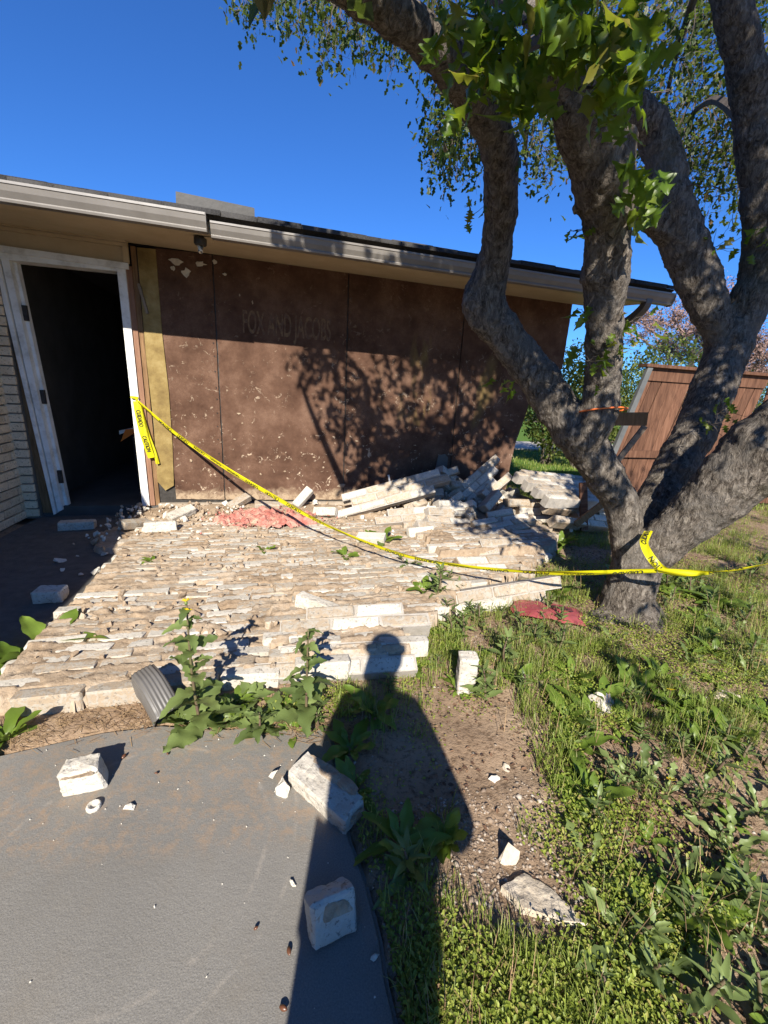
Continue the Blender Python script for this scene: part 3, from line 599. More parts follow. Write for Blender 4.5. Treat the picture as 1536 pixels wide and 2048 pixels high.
# lumps of mortar lying on it
def chipmesh(seed, s=1., flat=.6):
    q = random.Random(seed); P = [Vector((q.gauss(0, 1), q.gauss(0, 1), q.gauss(0, 1))).normalized() for _ in range(13)]; return hullmesh('chip', [(p.x * s * q.uniform(.7, 1), p.y * s * .75, p.z * s * flat) for p in P])
CHIPS = [chipmesh(i) for i in range(8)]
def scatter(meshes, items):
    """join many small copies: items = (loc, euler, scale)"""
    mb = MB()
    for loc, e, s in items:
        me = rng.choice(meshes); Mx = Matrix.Translation(loc) @ Euler(e).to_matrix().to_4x4() @ Matrix.Diagonal((*(s if isinstance(s, tuple) else (s, s, s)), 1))
        mb.add([Mx @ v.co for v in me.vertices], [tuple(p.vertices) for p in me.polygons])
    return mb
def re(): return (rng.uniform(0, 6), rng.uniform(0, 6), rng.uniform(0, 6))
it = []
for k in range(420):
    X = rng.uniform(-.6, 2.6); dd = rng.uniform(.4, 2.6)
    if not interp(XLf, dd) < X < interp(XR, dd): continue
    it.append(((X - 1., -(dd - 1.5), .09 + float(lift(X, dd))), re(), rng.choice((.012, .018, .025, .034)) * rng.uniform(.7, 1.2)))
link('mortar_lumps', scatter(CHIPS, it).mesh('mortar_lumps'), M_MORTAR, fw, kind='stuff')

# ------------------------------------------------------------------ rubble against the wall
def rub(X, d):      # height of the heap
    return .06 + .26 * math.exp(-(((X - 2.5) / .75) ** 2 + ((d - .28) / .45) ** 2)) + .07 * math.exp(-(((X - .2) / 1.2) ** 2 + ((d - .2) / .3) ** 2))
def heap_mesh():
    xs = np.arange(-1.0, 3.6, .022); ds = np.arange(-.0, 1.25, .022); XX, DD = np.meshgrid(xs, ds)
    Z = .06 + .24 * np.exp(-(((XX - 2.5) / .75) ** 2 + ((DD - .28) / .45) ** 2)) + .07 * np.exp(-(((XX - .2) / 1.2) ** 2 + ((DD - .2) / .3) ** 2)) - .05
    e = np.minimum(np.minimum(XX + .92, 3.45 - XX), 1.1 - DD) + .3 * (fbm(XX * 3, DD * 3, 5, 3) - .5); Z = Z * np.clip(e / .25, 0, 1) + .05 * (fbm(XX * 9, DD * 9, 15, 4) - .5) + .03 * (fbm(XX * 40, DD * 40, 16, 2) - .5) + .05 * (e > .05)
    idx = np.arange(XX.size).reshape(XX.shape); ok = (e > 0)[:-1, :-1]
    F = np.stack([idx[:-1, :-1], idx[1:, :-1], idx[1:, 1:], idx[:-1, 1:]], -1)[ok]; used, inv = np.unique(F, return_inverse=True)
    V = np.stack([XX - 1.2, -(DD - .5), Z], -1).reshape(-1, 3)[used]; return npmesh('debris_bed', V, inv.reshape(-1, 4))
hp = link('rubble_bed', heap_mesh(), M_MORTAR, loc=H(1.2, .5, 0), label='crumbled tan mortar rubble banked along the foot of the wall', category='rubble', kind='stuff'); hp.rotation_euler = (0, 0, HYAW)
it = []
for k in range(760):
    X = rng.choice((rng.uniform(-.95, .2), rng.uniform(-.9, 3.3), rng.uniform(1.4, 3.2))); dd = abs(rng.gauss(.35, .3)) + .03
    p = H(X, dd, rub(X, dd) + rng.uniform(-.01, .03)); it.append((p, re(), rng.choice((.01, .014, .018, .026, .038)) * rng.uniform(.7, 1.2)))
link('mortar_crumbs', scatter(CHIPS, it[::2]).mesh('mortar_crumbs'), M_MORTAR, kind='stuff', label='tan mortar crumbs strewn along the foot of the wall', category='rubble')
link('mortar_chips', scatter(CHIPS, it[1::2]).mesh('mortar_chips'), M_CHIP, kind='stuff', label='pale broken mortar chips strewn along the foot of the wall', category='rubble')
def chunk(name, label, loc, yaw, roll, lean, rows, cols, drop=.15, mat=M_BRICK, seed=0, taper=0., group=None):
    """a piece of wall still held by mortar; local x along the courses, z across them, y into the wall"""
    q = random.Random(seed); r = thing(name, label, 'brick rubble', loc, group)
    r.rotation_euler = (Matrix.Rotation(HYAW + R(yaw), 3, 'Z') @ Matrix.Rotation(R(-roll), 3, 'Y') @ Matrix.Rotation(R(-lean), 3, 'X')).to_euler()
    mb = MB()
    for i in range(rows):
        off = (.127 if i % 2 else 0) + taper * i
        n = cols - (1 if i % 2 and q.random() < .6 else 0)
        for j in range(n):
            if (j in (0, n - 1) or i == rows - 1) and q.random() < drop: continue
            x = (j - (cols - 1) / 2) * .254 + off; z = (i + .5) * .0782
            o = link('brick', q.choice(BRICKS), mat, r); o.location = (x, q.uniform(-.004, .004), z); o.rotation_euler = (q.uniform(-.015, .015), q.uniform(-.01, .01), q.uniform(-.015, .015))
            mb.box((x - .127, -.034 + q.uniform(-.003, .003), z - .0391), (x + .1268, .050 + q.uniform(0, .02), z + .039))
    link('mortar', mb.mesh('mortar'), M_JOINT if mat is M_BRICK else M_MORTAR, r); return r
chunk('wall_chunk', 'three-course slab of white bricks leaning low against the rubble heap', H(1.58, .52, .20), -8, 17, 34, 3, 4, .1, seed=3, taper=.05)
chunk('wall_chunk', 'short two-course white brick slab lying before the leaning slab', H(1.80, .80, .11), -4, 5, 50, 2, 3, .1, seed=4)
chunk('wall_chunk', 'four-course brick slab tilted steeply on top of the rubble heap', H(2.66, .52, .24), 4, 40, 38, 4, 3, .12, seed=8, taper=-.03)
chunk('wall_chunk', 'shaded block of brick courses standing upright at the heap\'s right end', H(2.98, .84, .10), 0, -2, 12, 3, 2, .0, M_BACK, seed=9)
chunk('wall_chunk', 'broad flat brick slab raised like a table beside the torn corner', H(3.60, 1.0, .32), 10, -6, 74, 8, 5, .1, seed=10)
chunk('wall_chunk', 'broken brick slab propped under the table-like slab', H(3.52, 1.06, .10), 14, -10, 48, 3, 4, .3, M_BACK, seed=12)
chunk('wall_chunk', 'two-course brick piece lying face down at the heap\'s front', H(2.15, .78, .16), 12, -6, 30, 2, 2, .1, seed=23)
chunk('wall_chunk', 'dark jagged brick piece at the heap\'s top by the wall', H(2.12, .22, .28), -20, 24, 20, 2, 2, .2, M_BACK, seed=24)
chunk('wall_chunk', 'tilted brick piece left of the steep slab on the heap', H(2.38, .30, .26), 24, -30, 30, 3, 2, .25, seed=25)
chunk('wall_chunk', 'slumped brick piece between the steep slab and the table-like slab', H(3.05, .45, .16), -14, -18, 44, 3, 2, .25, M_BACK, seed=26)
chunk('wall_chunk', 'grey brick piece tipped forward at the heap\'s front right', H(2.62, .98, .12), -16, 14, 40, 2, 2, .2, M_BACK, seed=27)
chunk('wall_chunk', 'narrow brick piece leaning on the upright shaded block', H(2.72, .78, .16), 30, 32, 26, 3, 1, .0, seed=28)
chunk('wall_chunk', 'pale brick piece low at the heap\'s left front', H(1.98, 1.02, .09), 10, -10, 56, 2, 2, .15, seed=29)
chunk('wall_chunk', 'broken brick piece behind the heap against the sheathing', H(2.78, .14, .26), -6, 18, 16, 2, 2, .3, M_BACK, seed=30)
chunk('wall_chunk', 'brick piece fallen right of the upright block toward the oak', H(3.42, .92, .04), 20, -8, 50, 2, 2, .2, M_BACK, seed=31)
chunk('wall_chunk', 'long two-brick-thick white chunk in the weeds beside the red bag', G(985, 1222, .0), 4, 3, 22, 2, 3, .0, seed=11)
chunk('wall_chunk', 'row of three white bricks under the head of the shadow', H(.92, 2.60, .10), -7, 3, 66, 2, 3, .0, seed=14)
chunk('wall_chunk', 'lowest row of white bricks at the shadow\'s shoulder', H(.78, 2.84, .03), -5, 1, 60, 2, 3, .1, seed=15)
chunk('wall_chunk', 'lifted corner of bricks at the sheet\'s far right end', H(2.55, 1.20, .10), 8, 6, 70, 3, 2, .2, M_BACK, seed=16)
chunk('wall_chunk', 'white brick pair poking up at the right rim under the tape', H(2.25, 1.62, .08), -10, 8, 58, 2, 2, .2, seed=17)
chunk('wall_chunk', 'small brick pair left of the tape near the sheet\'s middle', H(1.92, 1.92, .06), 6, -4, 66, 2, 2, .1, M_BACK, seed=18)
HEAPL = 'loose white brick tumbled in the rubble heap against the sheathing'
HEAPB = []
for k in range(39):
    X = rng.gauss(2.42, .45); dd = abs(rng.gauss(.34, .28)) + .06; X = min(max(X, 1.5), 3.15)
    o = link('brick', rng.choice(BRICKS + HALVES), rng.choice((M_BRICK, M_BRICK, M_BACK)), loc=H(X, dd, rub(X, dd) + .03 + rng.uniform(-.02, .05)), category='brick', group='loose bricks in the rubble heap'); HEAPB.append(o)
    o.rotation_euler = (rng.uniform(-.9, .9), rng.uniform(-.7, .7), rng.uniform(0, 6.3))
def ordinal(n):
    w = ['first', 'second', 'third', 'fourth', 'fifth', 'sixth', 'seventh', 'eighth', 'ninth', 'tenth', 'eleventh', 'twelfth', 'thirteenth', 'fourteenth', 'fifteenth', 'sixteenth', 'seventeenth', 'eighteenth', 'nineteenth']
    if n <= 19: return w[n - 1]
    return {2: 'twent', 3: 'thirt'}[n // 10] + 'ieth' if n % 10 == 0 else {2: 'twenty', 3: 'thirty'}[n // 10] + '-' + w[n % 10 - 1]
def sx(p): d_ = Vector(p) - CAM; return d_.dot(RT) / d_.dot(FW)
for n_, o in enumerate(sorted(HEAPB, key=lambda o: sx(o.location))): o['label'] = ordinal(n_ + 1) + ' from the left of the loose bricks in the rubble heap'
# bricks one can name
def loose(label, loc, rot, mesh=None, s=1., mat=None, category='brick', name='brick', group=None):
    o = link(name, mesh or rng.choice(BRICKS), mat or M_BRICK, label=label, category=category, group=group); return place(o, loc, rot, s)
HB = rough_mesh('brick', brick_pts(BL, BW, BH, .007, .002, seed=201), 4, .0035, 30, 1)
HH = rough_mesh('brick', brick_pts(.125, BW, BH * 1.1, .006, .002, broken=.22, seed=202), 4, .004, 30, 2)
HH2 = rough_mesh('brick', brick_pts(.135, BW * 1.1, BH, .006, .002, broken=.15, seed=205), 4, .004, 30, 3)
wb = loose('white half brick on the patio near the left edge, rough end forward', G(172, 1548, .04) , (R(90), 0, R(20)), HH)
lb = loose('long white brick on the patio crossing the edge of the shadow', G(650, 1582, .035), (R(8), 0, R(-38)), HB, 1.08)
def smear(parent, size, loc, seed):
    q = random.Random(seed); pts = [(q.uniform(-1, 1) * size[0], q.uniform(-1, 1) * size[1], q.uniform(-1, 1) * size[2]) for _ in range(26)]
    o = link('mortar', rough_mesh('mortar', pts, 3, .004, 40, seed), M_MORTAR, parent); o.location = loc
smear(wb, (.05, .008, .012), (-.005, .03, .034), 60); smear(lb, (.11, .022, .007), (-.005, .036, .033), 61); smear(lb, (.012, .03, .02), (.121, .0, .0), 62)
sb = loose('speckled half brick lying wholly inside the shadow on the patio', G(668, 1818, .04), (R(62), R(4), R(28)), HH2, .98)
smear(sb, (.05, .012, .02), (-.005, -.046, .0), 63); smear(sb, (.045, .02, .006), (.0, .02, .032), 64)
loose('whole brick lying across the doorway in the shade', G(155, 1050, .04), (0, 0, R(20)), HB, 1.1)
loose('half brick with rounded end alone on the shaded porch', G(105, 1188, .04), (0, 0, R(12)), HH2, (1.3, 1.1, 1.1))
loose('narrow white brick standing on end among the weeds', G(928, 1388, .0) + Vector((0, 0, .10)), (R(-14), R(82), R(80)), HB, .92)
loose('white half brick corner-up in the weeds right of the standing brick', G(1208, 1410, .03), (R(40), R(25), R(30)), HH2, .95)
for lab, X, d, z, rot, me in (('white brick leaning at the wall\'s foot left of the pink wool', -.33, .42, .13, (R(25), R(-12), R(38)), HB), ('two-toned brick tipped up right behind the pink wool', .15, .18, .17, (R(20), R(-20), R(40)), None), ('white brick lying by the wall behind the pink wool', .42, .22, .14, (R(10), R(6), R(5)), None),
        ('white brick propped upright on the wall under the tape', .78, .14, .20, (R(30), R(-40), R(30)), None), ('tan brick lying flat right of the pink wool', .98, .45, .13, (R(60), R(-8), R(-35)), HB), ('brick with painted drip marks in front of the doorway rubble', -.42, .78, .12, (R(80), 0, R(8)), HB),
        ('white brick end jutting out left of the drip-marked brick', -.66, .62, .10, (R(14), R(10), R(50)), None), ('small white brick piece under the tape above the thistle', 1.28, 1.22, .12, (R(20), R(-6), R(-28)), None), ('brick turned askew on the sheet left of the head of the shadow', .74, 2.36, .14, (R(86), R(6), R(-36)), HB), ('white brick stub near the middle of the tape', 1.75, 1.1, .12, (R(70), 0, R(10)), None),
        ('broken brick on the sheet\'s right part beside a dock plant', 1.62, 2.18, .12, (R(80), R(10), R(14)), None), ('half brick at the right rim below the tape', 2.30, 1.95, .06, (R(30), R(12), R(-20)), HALVES[1])):
    loose(lab, H(X, d, z), rot[:2] + (rot[2] + HYAW,), me)
# stones
def stone(label, loc, rot, size, seed, mat=M_STONE, name='stone', amp=.006, n=14):
    q = random.Random(seed); pts = []
    while len(pts) < n:
        p = Vector((q.uniform(-1, 1), q.uniform(-1, 1), q.uniform(-1, 1)))
        if p.length < 1: pts.append((p.x * size[0], p.y * size[1], p.z * size[2]))
    return loose(label, loc, rot, rough_mesh(name, pts, 3, amp, 25, seed), 1., mat, 'stone', name)
fl = [(-.085, .0, 0), (-.02, .045, .0), (.03, .03, 0), (.10, -.045, 0), (.05, -.05, 0), (-.04, -.04, 0)]
loose('flat pointed sandstone slab lying in the weeds near the bottom', G(1072, 1795, .02), (R(-8), R(4), R(-6)), rough_mesh('stone', [(x * 1.1, y * 1.1, s * .013) for x, y, _ in fl for s in (-1, 1)], 4, .004, 30, 9), 1., M_STONE, 'stone', 'stone')
stone('thin stone flake standing edge-up behind the flat sandstone slab', G(1016, 1715, .03), (R(75), R(20), R(-20)), (.03, .06, .012), 21)
stone('rounded pinkish stone in the grass at the right side', G(1458, 1400, .02), (0, 0, .4), (.085, .06, .045), 22)
stone('small white stone on the bare soil patch', G(992, 1557, .012), (0, 0, .2), (.035, .022, .015), 23, M_CHIP)
stone('grey white stone lying beside the weeds above the bare soil patch', G(1012, 1537, .01), (0, 0, 1.), (.03, .018, .012), 24)
stone('pale broken stone half sunk at the bottom right of the bed', G(1200, 1975, .0), (.2, 0, 1.), (.07, .05, .025), 25)
stone('jagged mortar lump on the patio between two bricks', G(566, 1578, .02), (.3, .2, .4), (.028, .04, .03), 26, M_CHIP)
stone('small round mortar lump behind the jagged one on the patio', G(548, 1548, .015), (0, 0, 0), (.022, .02, .018), 27, M_CHIP)
stone('white chip on the patio right of the pale hollow cap', G(258, 1614, .008), (0, 0, 0), (.024, .013, .01), 28, M_CHIP)
stone('thin white chip on the patio near the shadow edge', G(588, 1768, .005), (0, 0, .9), (.008, .018, .004), 29, M_CHIP)
stone('small white chip on the patio inside the shadow', G(748, 1916, .005), (0, 0, .3), (.014, .01, .004), 30, M_CHIP)
for k, (x, y, s, lab) in enumerate([(120, 1120, .055, 'rounded grey rubble lump on the shaded porch'), (122, 1140, .03, 'small rubble piece below the rounded lump on the porch'), (160, 1150, .03, 'dark rubble bit right of the lumps on the porch'), (210, 1108, .04, 'rubble lump at the edge of the porch shade'), (155, 1112, .02, 'tiny rubble bit above the lumps on the porch'), (195, 1143, .055, 'pale lump where the brick sheet meets the porch shade')]):
    stone(lab, G(x, y, .015), (0, 0, k), (s, s * .8, s * .5), 31 + k, M_CHIP)
cap = link('cap_ring', MB().lathe([(.0, .004), (.010, .004), (.013, .012), (.018, .013), (.021, .008), (.021, 0), (0, 0)], 18).mesh('cap_ring', True), M_CHIP, loc=G(188, 1615, .0), label='pale hollow round cap lying on the patio', category='cap')
for k, (x, y, lab) in enumerate([(578, 1902, 'brown acorn on the patio close to the shadow edge'), (567, 2016, 'dark acorn at the bottom of the patio'), (512, 1856, 'tiny dark seed on the middle of the patio'), (248, 1512, 'brown acorn behind the half brick on the patio'), (335, 1507, 'dark acorn near the downspout elbow'), (312, 1546, 'crumpled dark seed husk in the middle of the patio')]):
    o = link('acorn', MB().lathe([(0, -.014), (.005, -.013), (.0085, -.004), (.0085, .003), (.005, .010), (.001, .014), (0, .014)], 10).mesh('acorn', True), M_ACORN, loc=G(x, y, .008), label=lab, category='acorn'); o.rotation_euler = (R(80), 0, R(20 + 50 * k)); o.scale = (.62, .62, .7) if k in (0, 1, 3) else (.4, .4, .4)
# grit and straw on the patio
it = []
for k in range(170):
    x = rng.uniform(-1.4, .05); y = rng.uniform(.45, 1.32)
    if rng.random() > .25 + .75 * max(0, (y - .8) / .5): continue
    it.append(((x, y, .001), re(), rng.choice((.002, .003, .004)) * rng.uniform(.8, 1.3)))
link('patio_grit', scatter(CHIPS, it).mesh('patio_grit'), M_CHIP, kind='stuff', label='pale grit sprinkled over the grey patio', category='grit')

# pink glass wool
def wool():
    xs = np.arange(-.05, 1.02, .012); ds = np.arange(.18, .86, .012); XX, DD = np.meshgrid(xs, ds); e = 1 - ((XX - .45) / .48) ** 2 - ((DD - .50) / .30) ** 2 + 1.5 * (fbm(XX * 6, DD * 6, 3, 3) - .5)
    Z = .065 + .065 * np.clip(e, 0, .8) + .13 * (fbm(XX * 17, DD * 17, 6, 4) - .5) + .04 * (fbm(XX * 45, DD * 45, 7, 2) - .5)
    XX = XX + .03 * (fbm(XX * 22, DD * 22, 9, 2) - .5); idx = np.arange(XX.size).reshape(XX.shape); ok = (e > .05)[:-1, :-1]
    F = np.stack([idx[:-1, :-1], idx[1:, :-1], idx[1:, 1:], idx[:-1, 1:]], -1)[ok]; used, inv = np.unique(F, return_inverse=True)
    return npmesh('wool', np.stack([XX - .45, -(DD - .5), Z], -1).reshape(-1, 3)[used], inv.reshape(-1, 4))
wl = thing('glass_wool', 'torn pink glass wool insulation spread below the wall', 'insulation', H(.45, .5, .03)); wl.rotation_euler = (0, 0, HYAW); link('wool_mat', wool(), M_PINK, wl)
it = [((rng.gauss(0, .24), rng.gauss(0, .13), .085 + rng.uniform(-.02, .02)), re(), rng.uniform(.004, .016)) for k in range(600)]
link('wool_tufts', scatter(CHIPS, it).mesh('wool_tufts'), M_PINK, wl, kind='stuff')

# grey downspout elbow lying on the rim of the brick sheet
def elbow():
    path, _ = spline([(0, 0, 0), (0, 0, .06), (.01, 0, .11), (.045, 0, .155)], [0] * 4, 6); prof = []
    for i in range(128):
        a = 2 * math.pi * i / 128; cx, sy = math.cos(a), math.sin(a); q = 5.
        r_ = (abs(cx / .055) ** q + abs(sy / .04) ** q) ** (-1 / q); r_ *= 1 + .028 * math.cos(a * 30); prof.append((cx * r_, sy * r_))
    mb = MB(); k = len(path)
    for i, p in enumerate(path):
        t_ = (path[min(i + 1, k - 1)] - path[max(i - 1, 0)]).normalized(); s_ = Vector((t_.z, 0, -t_.x)); f_ = 1 + (.05 if i < 2 else 0)
        for (u_, w_) in prof: mb.v.append(tuple(p + s_ * u_ * f_ + Vector((0, w_ * f_, 0))))
    n = 128
    for i in range(k - 1):
        for j in range(n): mb.f.append((i * n + j, i * n + (j + 1) % n, (i + 1) * n + (j + 1) % n, (i + 1) * n + j))
    return mb.mesh('downspout_elbow', True, True)
el = link('downspout_elbow', elbow(), M_SPOUT, loc=G(338, 1452, .0) + Vector((0, 0, .045)), label='ribbed grey metal downspout elbow lying at the front of the brick sheet', category='downspout')
el.rotation_euler = (Matrix.Rotation(R(55), 3, 'Z') @ Matrix.Rotation(R(-52), 3, 'X')  @ Matrix.Rotation(R(80), 3, 'Z')).to_euler(); el.scale = (1.2, 1.2, 1.15)
so = el.modifiers.new('wall', 'SOLIDIFY'); so.thickness = .0025

# red plastic bag with worn print
bx = np.linspace(-.20, .20, 50); by = np.linspace(-.11, .11, 30); BX, BY = np.meshgrid(bx, by); BZ = .018 + .012 * (fbm(BX * 14, BY * 14, 77, 4) - .5) * 2 + .014 * np.clip(1 - (np.abs(BX) / .2) ** 4 - (np.abs(BY) / .11) ** 4, -.5, 1)
idx = np.arange(BX.size).reshape(BX.shape); bagF = np.stack([idx[:-1, :-1], idx[:-1, 1:], idx[1:, 1:], idx[1:, :-1]], -1).reshape(-1, 4)
bag = thing('plastic_bag', 'flattened dark red plastic bag with black print beside the tree foot', 'bag', G(1092, 1226, .05)); bag.rotation_euler = (0, 0, R(-14))
link('bag_sheet', npmesh('bag_sheet', np.stack([BX + .012 * np.sin(BY * 40), BY, BZ], -1), bagF, True), M_BAG, bag)
tm = textmesh('rds', .09, .12)
for v in tm.vertices:
    v.co.x = v.co.x + .03; v.co.y = v.co.y * 1.0 - .01
    v.co.z = .030 + .012 * (float(fbm(np.array([v.co.x * 14]), np.array([v.co.y * 14]), 77, 4)[0]) - .5) * 2 + .014 * max(-.5, 1 - (abs(v.co.x) / .2) ** 4 - (abs(v.co.y) / .11) ** 4) + .002
link('print', tm, M_BAGINK, bag)

# ------------------------------------------------------------------ caution tape
def ribbon_frames(pts, ups, sub=14):
    P, _ = spline(pts, [0] * len(pts), sub); U_ = []
    for i in range(len(P)):
        f = i / sub; k = min(int(f), len(ups) - 2); t = f - k; U_.append((Vector(ups[k]) * (1 - t) + Vector(ups[k + 1]) * t).normalized())
    s = [0.]
    for a, b in zip(P, P[1:]): s.append(s[-1] + (b - a).length)
    return P, U_, s
def ribbon(root, name, pts, ups, w, words=True, start=.05, flip=False, texts=('CUIDADO', 'CAUTION'), inset=1.):
    P, U_, s = ribbon_frames(pts, ups); V = []; Fq = []; k = len(P); m = 6
    for i, p in enumerate(P):
        t = (P[min(i + 1, k - 1)] - P[max(i - 1, 0)]).normalized(); u = (U_[i] - t * U_[i].dot(t)).normalized(); nn = t.cross(u); U_[i] = (u, nn)
        for j in range(m): q = j / (m - 1) - .5; V.append(p + u * (q * w) + nn * (.006 * math.sin(q * 5 + i * .23) * (1 - abs(q))))
    for i in range(k - 1):
        for j in range(m - 1): a = i * m + j; Fq.append((a, a + 1, a + m + 1, a + m))
    o = wchild(name, npmesh(name, [tuple(v) for v in V], Fq, True), M_TAPE, root)
    if words:
        x0 = start; n = 0
        while x0 + .17 < s[-1]:
            tm = textmesh(texts[n % 2], .05, .15); n += 1; vs = []
            for v in tm.vertices:
                a = x0 + (.15 - v.co.x if flip else v.co.x); q = ((v.co.y / .05 - .35) * .78) * (-1 if flip else 1)
                i = min(max(np.searchsorted(s, a) - 1, 0), k - 2); f = (a - s[i]) / max(s[i + 1] - s[i], 1e-6); p = P[i].lerp(P[i + 1], f); u, nn = U_[i]
                side = -1 if nn.dot(CAM - p) < 0 else 1; vs.append(p + u * (q * w) + nn * (.0055 * side + .006 * math.sin(q * 5 + (i + f) * .23) * (1 - abs(q))))
            link('lettering', MB().add(vs, [tuple(p.vertices) for p in tm.polygons]).mesh('lettering', recalc=False), M_INK, o); bpy.data.meshes.remove(tm); x0 += .235
    return o
JT = H(-.735, .04, 1.125)
tp = thing('caution_tape', 'yellow caution tape strung from the door jamb round the tree', 'caution tape', (JT.x, JT.y, 0))
TR = [JT, at(345, 862, 3.95), at(450, 935, 3.6), at(560, 1000, 3.28), at(680, 1063, 2.98), at(800, 1108, 2.72), at(930, 1133, 2.48), at(1050, 1143, 2.32), at(1180, 1146, 2.12), at(1315, 1141, 2.06)]
ribbon(tp, 'tape', TR, [(.3, -.5, .8), (.5, -.5, .7), (.4, -.3, .85), (.5, -.45, .7), (.3, -.7, .6), (.1, -.7, .7), (.05, -.6, .8), (0, -.75, .6), (0, -.5, .85), (0, -.6, .8)], .040, flip=True)
ribbon(tp, 'tape', [at(1315, 1141, 2.05), at(1380, 1146, 1.98), at(1460, 1141, 1.95), at(1540, 1126, 1.92), at(1700, 1085, 1.86)], [(0, -.6, .8), (0, -.2, 1), (0, -.85, .35), (0, -.8, .3), (0, -.6, .6)], .036, start=.22)
ribbon(tp, 'tape', [at(1297, 1062, 2.30), at(1288, 1085, 2.18), at(1300, 1112, 2.1), at(1325, 1138, 2.05), at(1375, 1150, 2.0)], [(1, -.2, .2), (1, -.3, .1), (.9, -.2, .4), (.3, -.6, .8), (0, -.5, .8)], .042, flip=True, start=.02)
ribbon(tp, 'tape', [H(-.765, .02, 1.13), H(-.75, .06, 1.135), H(-.70, .04, 1.13)], [(0, 0, 1)] * 3, .02, words=False)
ribbon(tp, 'tape_end', [H(-.715, .05, 1.10), H(-.705, .055, .98), H(-.685, .06, .82), H(-.66, .06, .70), H(-.635, .05, .58)], [(1, .25, 0), (.9, .3, 0), (1, .3, .05), (1, .2, 0), (.9, .3, 0)], .062, start=.08, texts=('CUIDADO', 'CAUTION'))
ribbon(tp, 'tape_end', [H(-.69, .045, 1.06), H(-.645, .045, .80), H(-.60, .04, .60), H(-.59, .04, .52)], [(.5, .8, 0), (.4, .9, 0), (.6, .7, 0), (.9, .3, 0)], .03, words=False)

# ------------------------------------------------------------------ the oak: trunk and limbs
tree = thing('oak_tree', 'many-stemmed grey oak with yellow tape round its fork', 'tree', (1.55, 2.42, 0))
def limb(spec, sub=7):
    """spec: (px, py, distance, diameter in px of the photograph at that distance) -> points and radii"""
    P = []; Q = []
    for x, y, Y, w in spec:
        p = at(x, y, Y); P.append(p); Q.append(w * .5 * (p - CAM).dot(FW) / FPX)
    return spline(P, Q, sub)
LIMBS = {
 'foot': [(1238, 1335, 2.40, 190), (1236, 1270, 2.42, 128), (1250, 1205, 2.43, 96), (1270, 1145, 2.43, 88), (1280, 1090, 2.44, 84)],
 'A': [(1258, 1150, 2.42, 70), (1253, 1070, 2.43, 62), (1240, 1005, 2.44, 62), (1208, 950, 2.45, 74), (1177, 900, 2.46, 78), (1152, 860, 2.46, 90), (1142, 830, 2.46, 56)],
 'A1': [(1160, 880, 2.47, 70), (1115, 815, 2.5, 84), (1060, 735, 2.54, 74), (1000, 662, 2.55, 74), (966, 612, 2.55, 86), (975, 570, 2.54, 74), (993, 500, 2.48, 62), (1003, 400, 2.38, 66), (995, 290, 2.25, 72), (945, 185, 2.1, 82), (870, 95, 1.95, 76), (770, 15, 1.8, 74), (640, -60, 1.6, 66), (420, -170, 1.3, 56)],
 'A2': [(1165, 890, 2.42, 60), (1195, 830, 2.38, 70), (1206, 750, 2.34, 68), (1208, 660, 2.28, 72), (1212, 560, 2.22, 84), (1214, 450, 2.15, 94), (1205, 345, 2.07, 112), (1165, 235, 1.97, 104), (1135, 120, 1.87, 84), (1120, 0, 1.75, 80), (1110, -160, 1.55, 76)],
 'A2stub': [(1215, 350, 2.06, 80), (1243, 285, 2.0, 60), (1246, 258, 1.99, 34)],
 'A2knob': [(1190, 425, 2.16, 40), (1158, 415, 2.14, 26), (1148, 432, 2.13, 12)],
 'B': [(1265, 1130, 2.5, 64), (1294, 1055, 2.64, 78), (1332, 975, 2.76, 80), (1396, 850, 2.88, 78), (1430, 765, 2.95, 78), (1460, 690, 3.0, 80), (1474, 640, 3.0, 62)],
 'B1': [(1445, 690, 3.0, 50), (1402, 570, 3.02, 76), (1368, 490, 3.04, 84), (1335, 400, 3.04, 78), (1330, 330, 3.05, 68), (1308, 265, 3.06, 62), (1268, 215, 3.05, 60), (1215, 150, 3.1, 52), (1120, 60, 3.4, 46), (960, -40, 4.0, 44)],
 'B1b': [(1350, 480, 3.04, 50), (1305, 440, 3.0, 50), (1262, 405, 2.95, 44), (1220, 350, 2.9, 40)],
 'B2': [(1462, 690, 3.0, 56), (1506, 590, 3.0, 76), (1530, 490, 3.0, 76), (1526, 380, 3.0, 74), (1510, 250, 3.0, 70), (1490, 120, 2.98, 68), (1462, 0, 2.95, 64), (1430, -140, 3.0, 60)],
 'C': [(1270, 1140, 2.43, 74), (1310, 1100, 2.40, 86), (1364, 1053, 2.35, 92), (1418, 1007, 2.3, 104), (1480, 945, 2.25, 132), (1545, 890, 2.2, 146), (1660, 800, 2.1, 146), (1800, 700, 2.0, 140)],
 'r1': [(1240, 1240, 2.38, 70), (1192, 1252, 2.36, 62), (1150, 1285, 2.33, 26)], 'r2': [(1280, 1230, 2.36, 70), (1312, 1290, 2.2, 58), (1352, 1340, 2.08, 26)], 'r3': [(1270, 1200, 2.45, 70), (1350, 1280, 2.35, 30), (1420, 1310, 2.3, 14)],
 'knot': [(955, 625, 2.53, 50), (938, 600, 2.5, 30), (932, 596, 2.49, 14)], 'knot2': [(1380, 690, 2.9, 60), (1350, 860, 2.7, 20)][:0],
}
mb = MB(); BR = []
for k_, sp in LIMBS.items():
    if not sp: continue
    P, Q = limb(sp); P = [p + Vector((rng.gauss(0, 1), rng.gauss(0, 1), rng.gauss(0, 1))) * q * .03 for p, q in zip(P, Q)]
    Q = [q * (1 + .10 * (noise.noise(p * 5.) )) for p, q in zip(P, Q)]
    mb.tube(P, Q, 16); BR += [(p, q) for p, q in zip(P, Q)]
me = mb.mesh('trunk')
tk = wchild('trunk', me, M_BARK, tree)
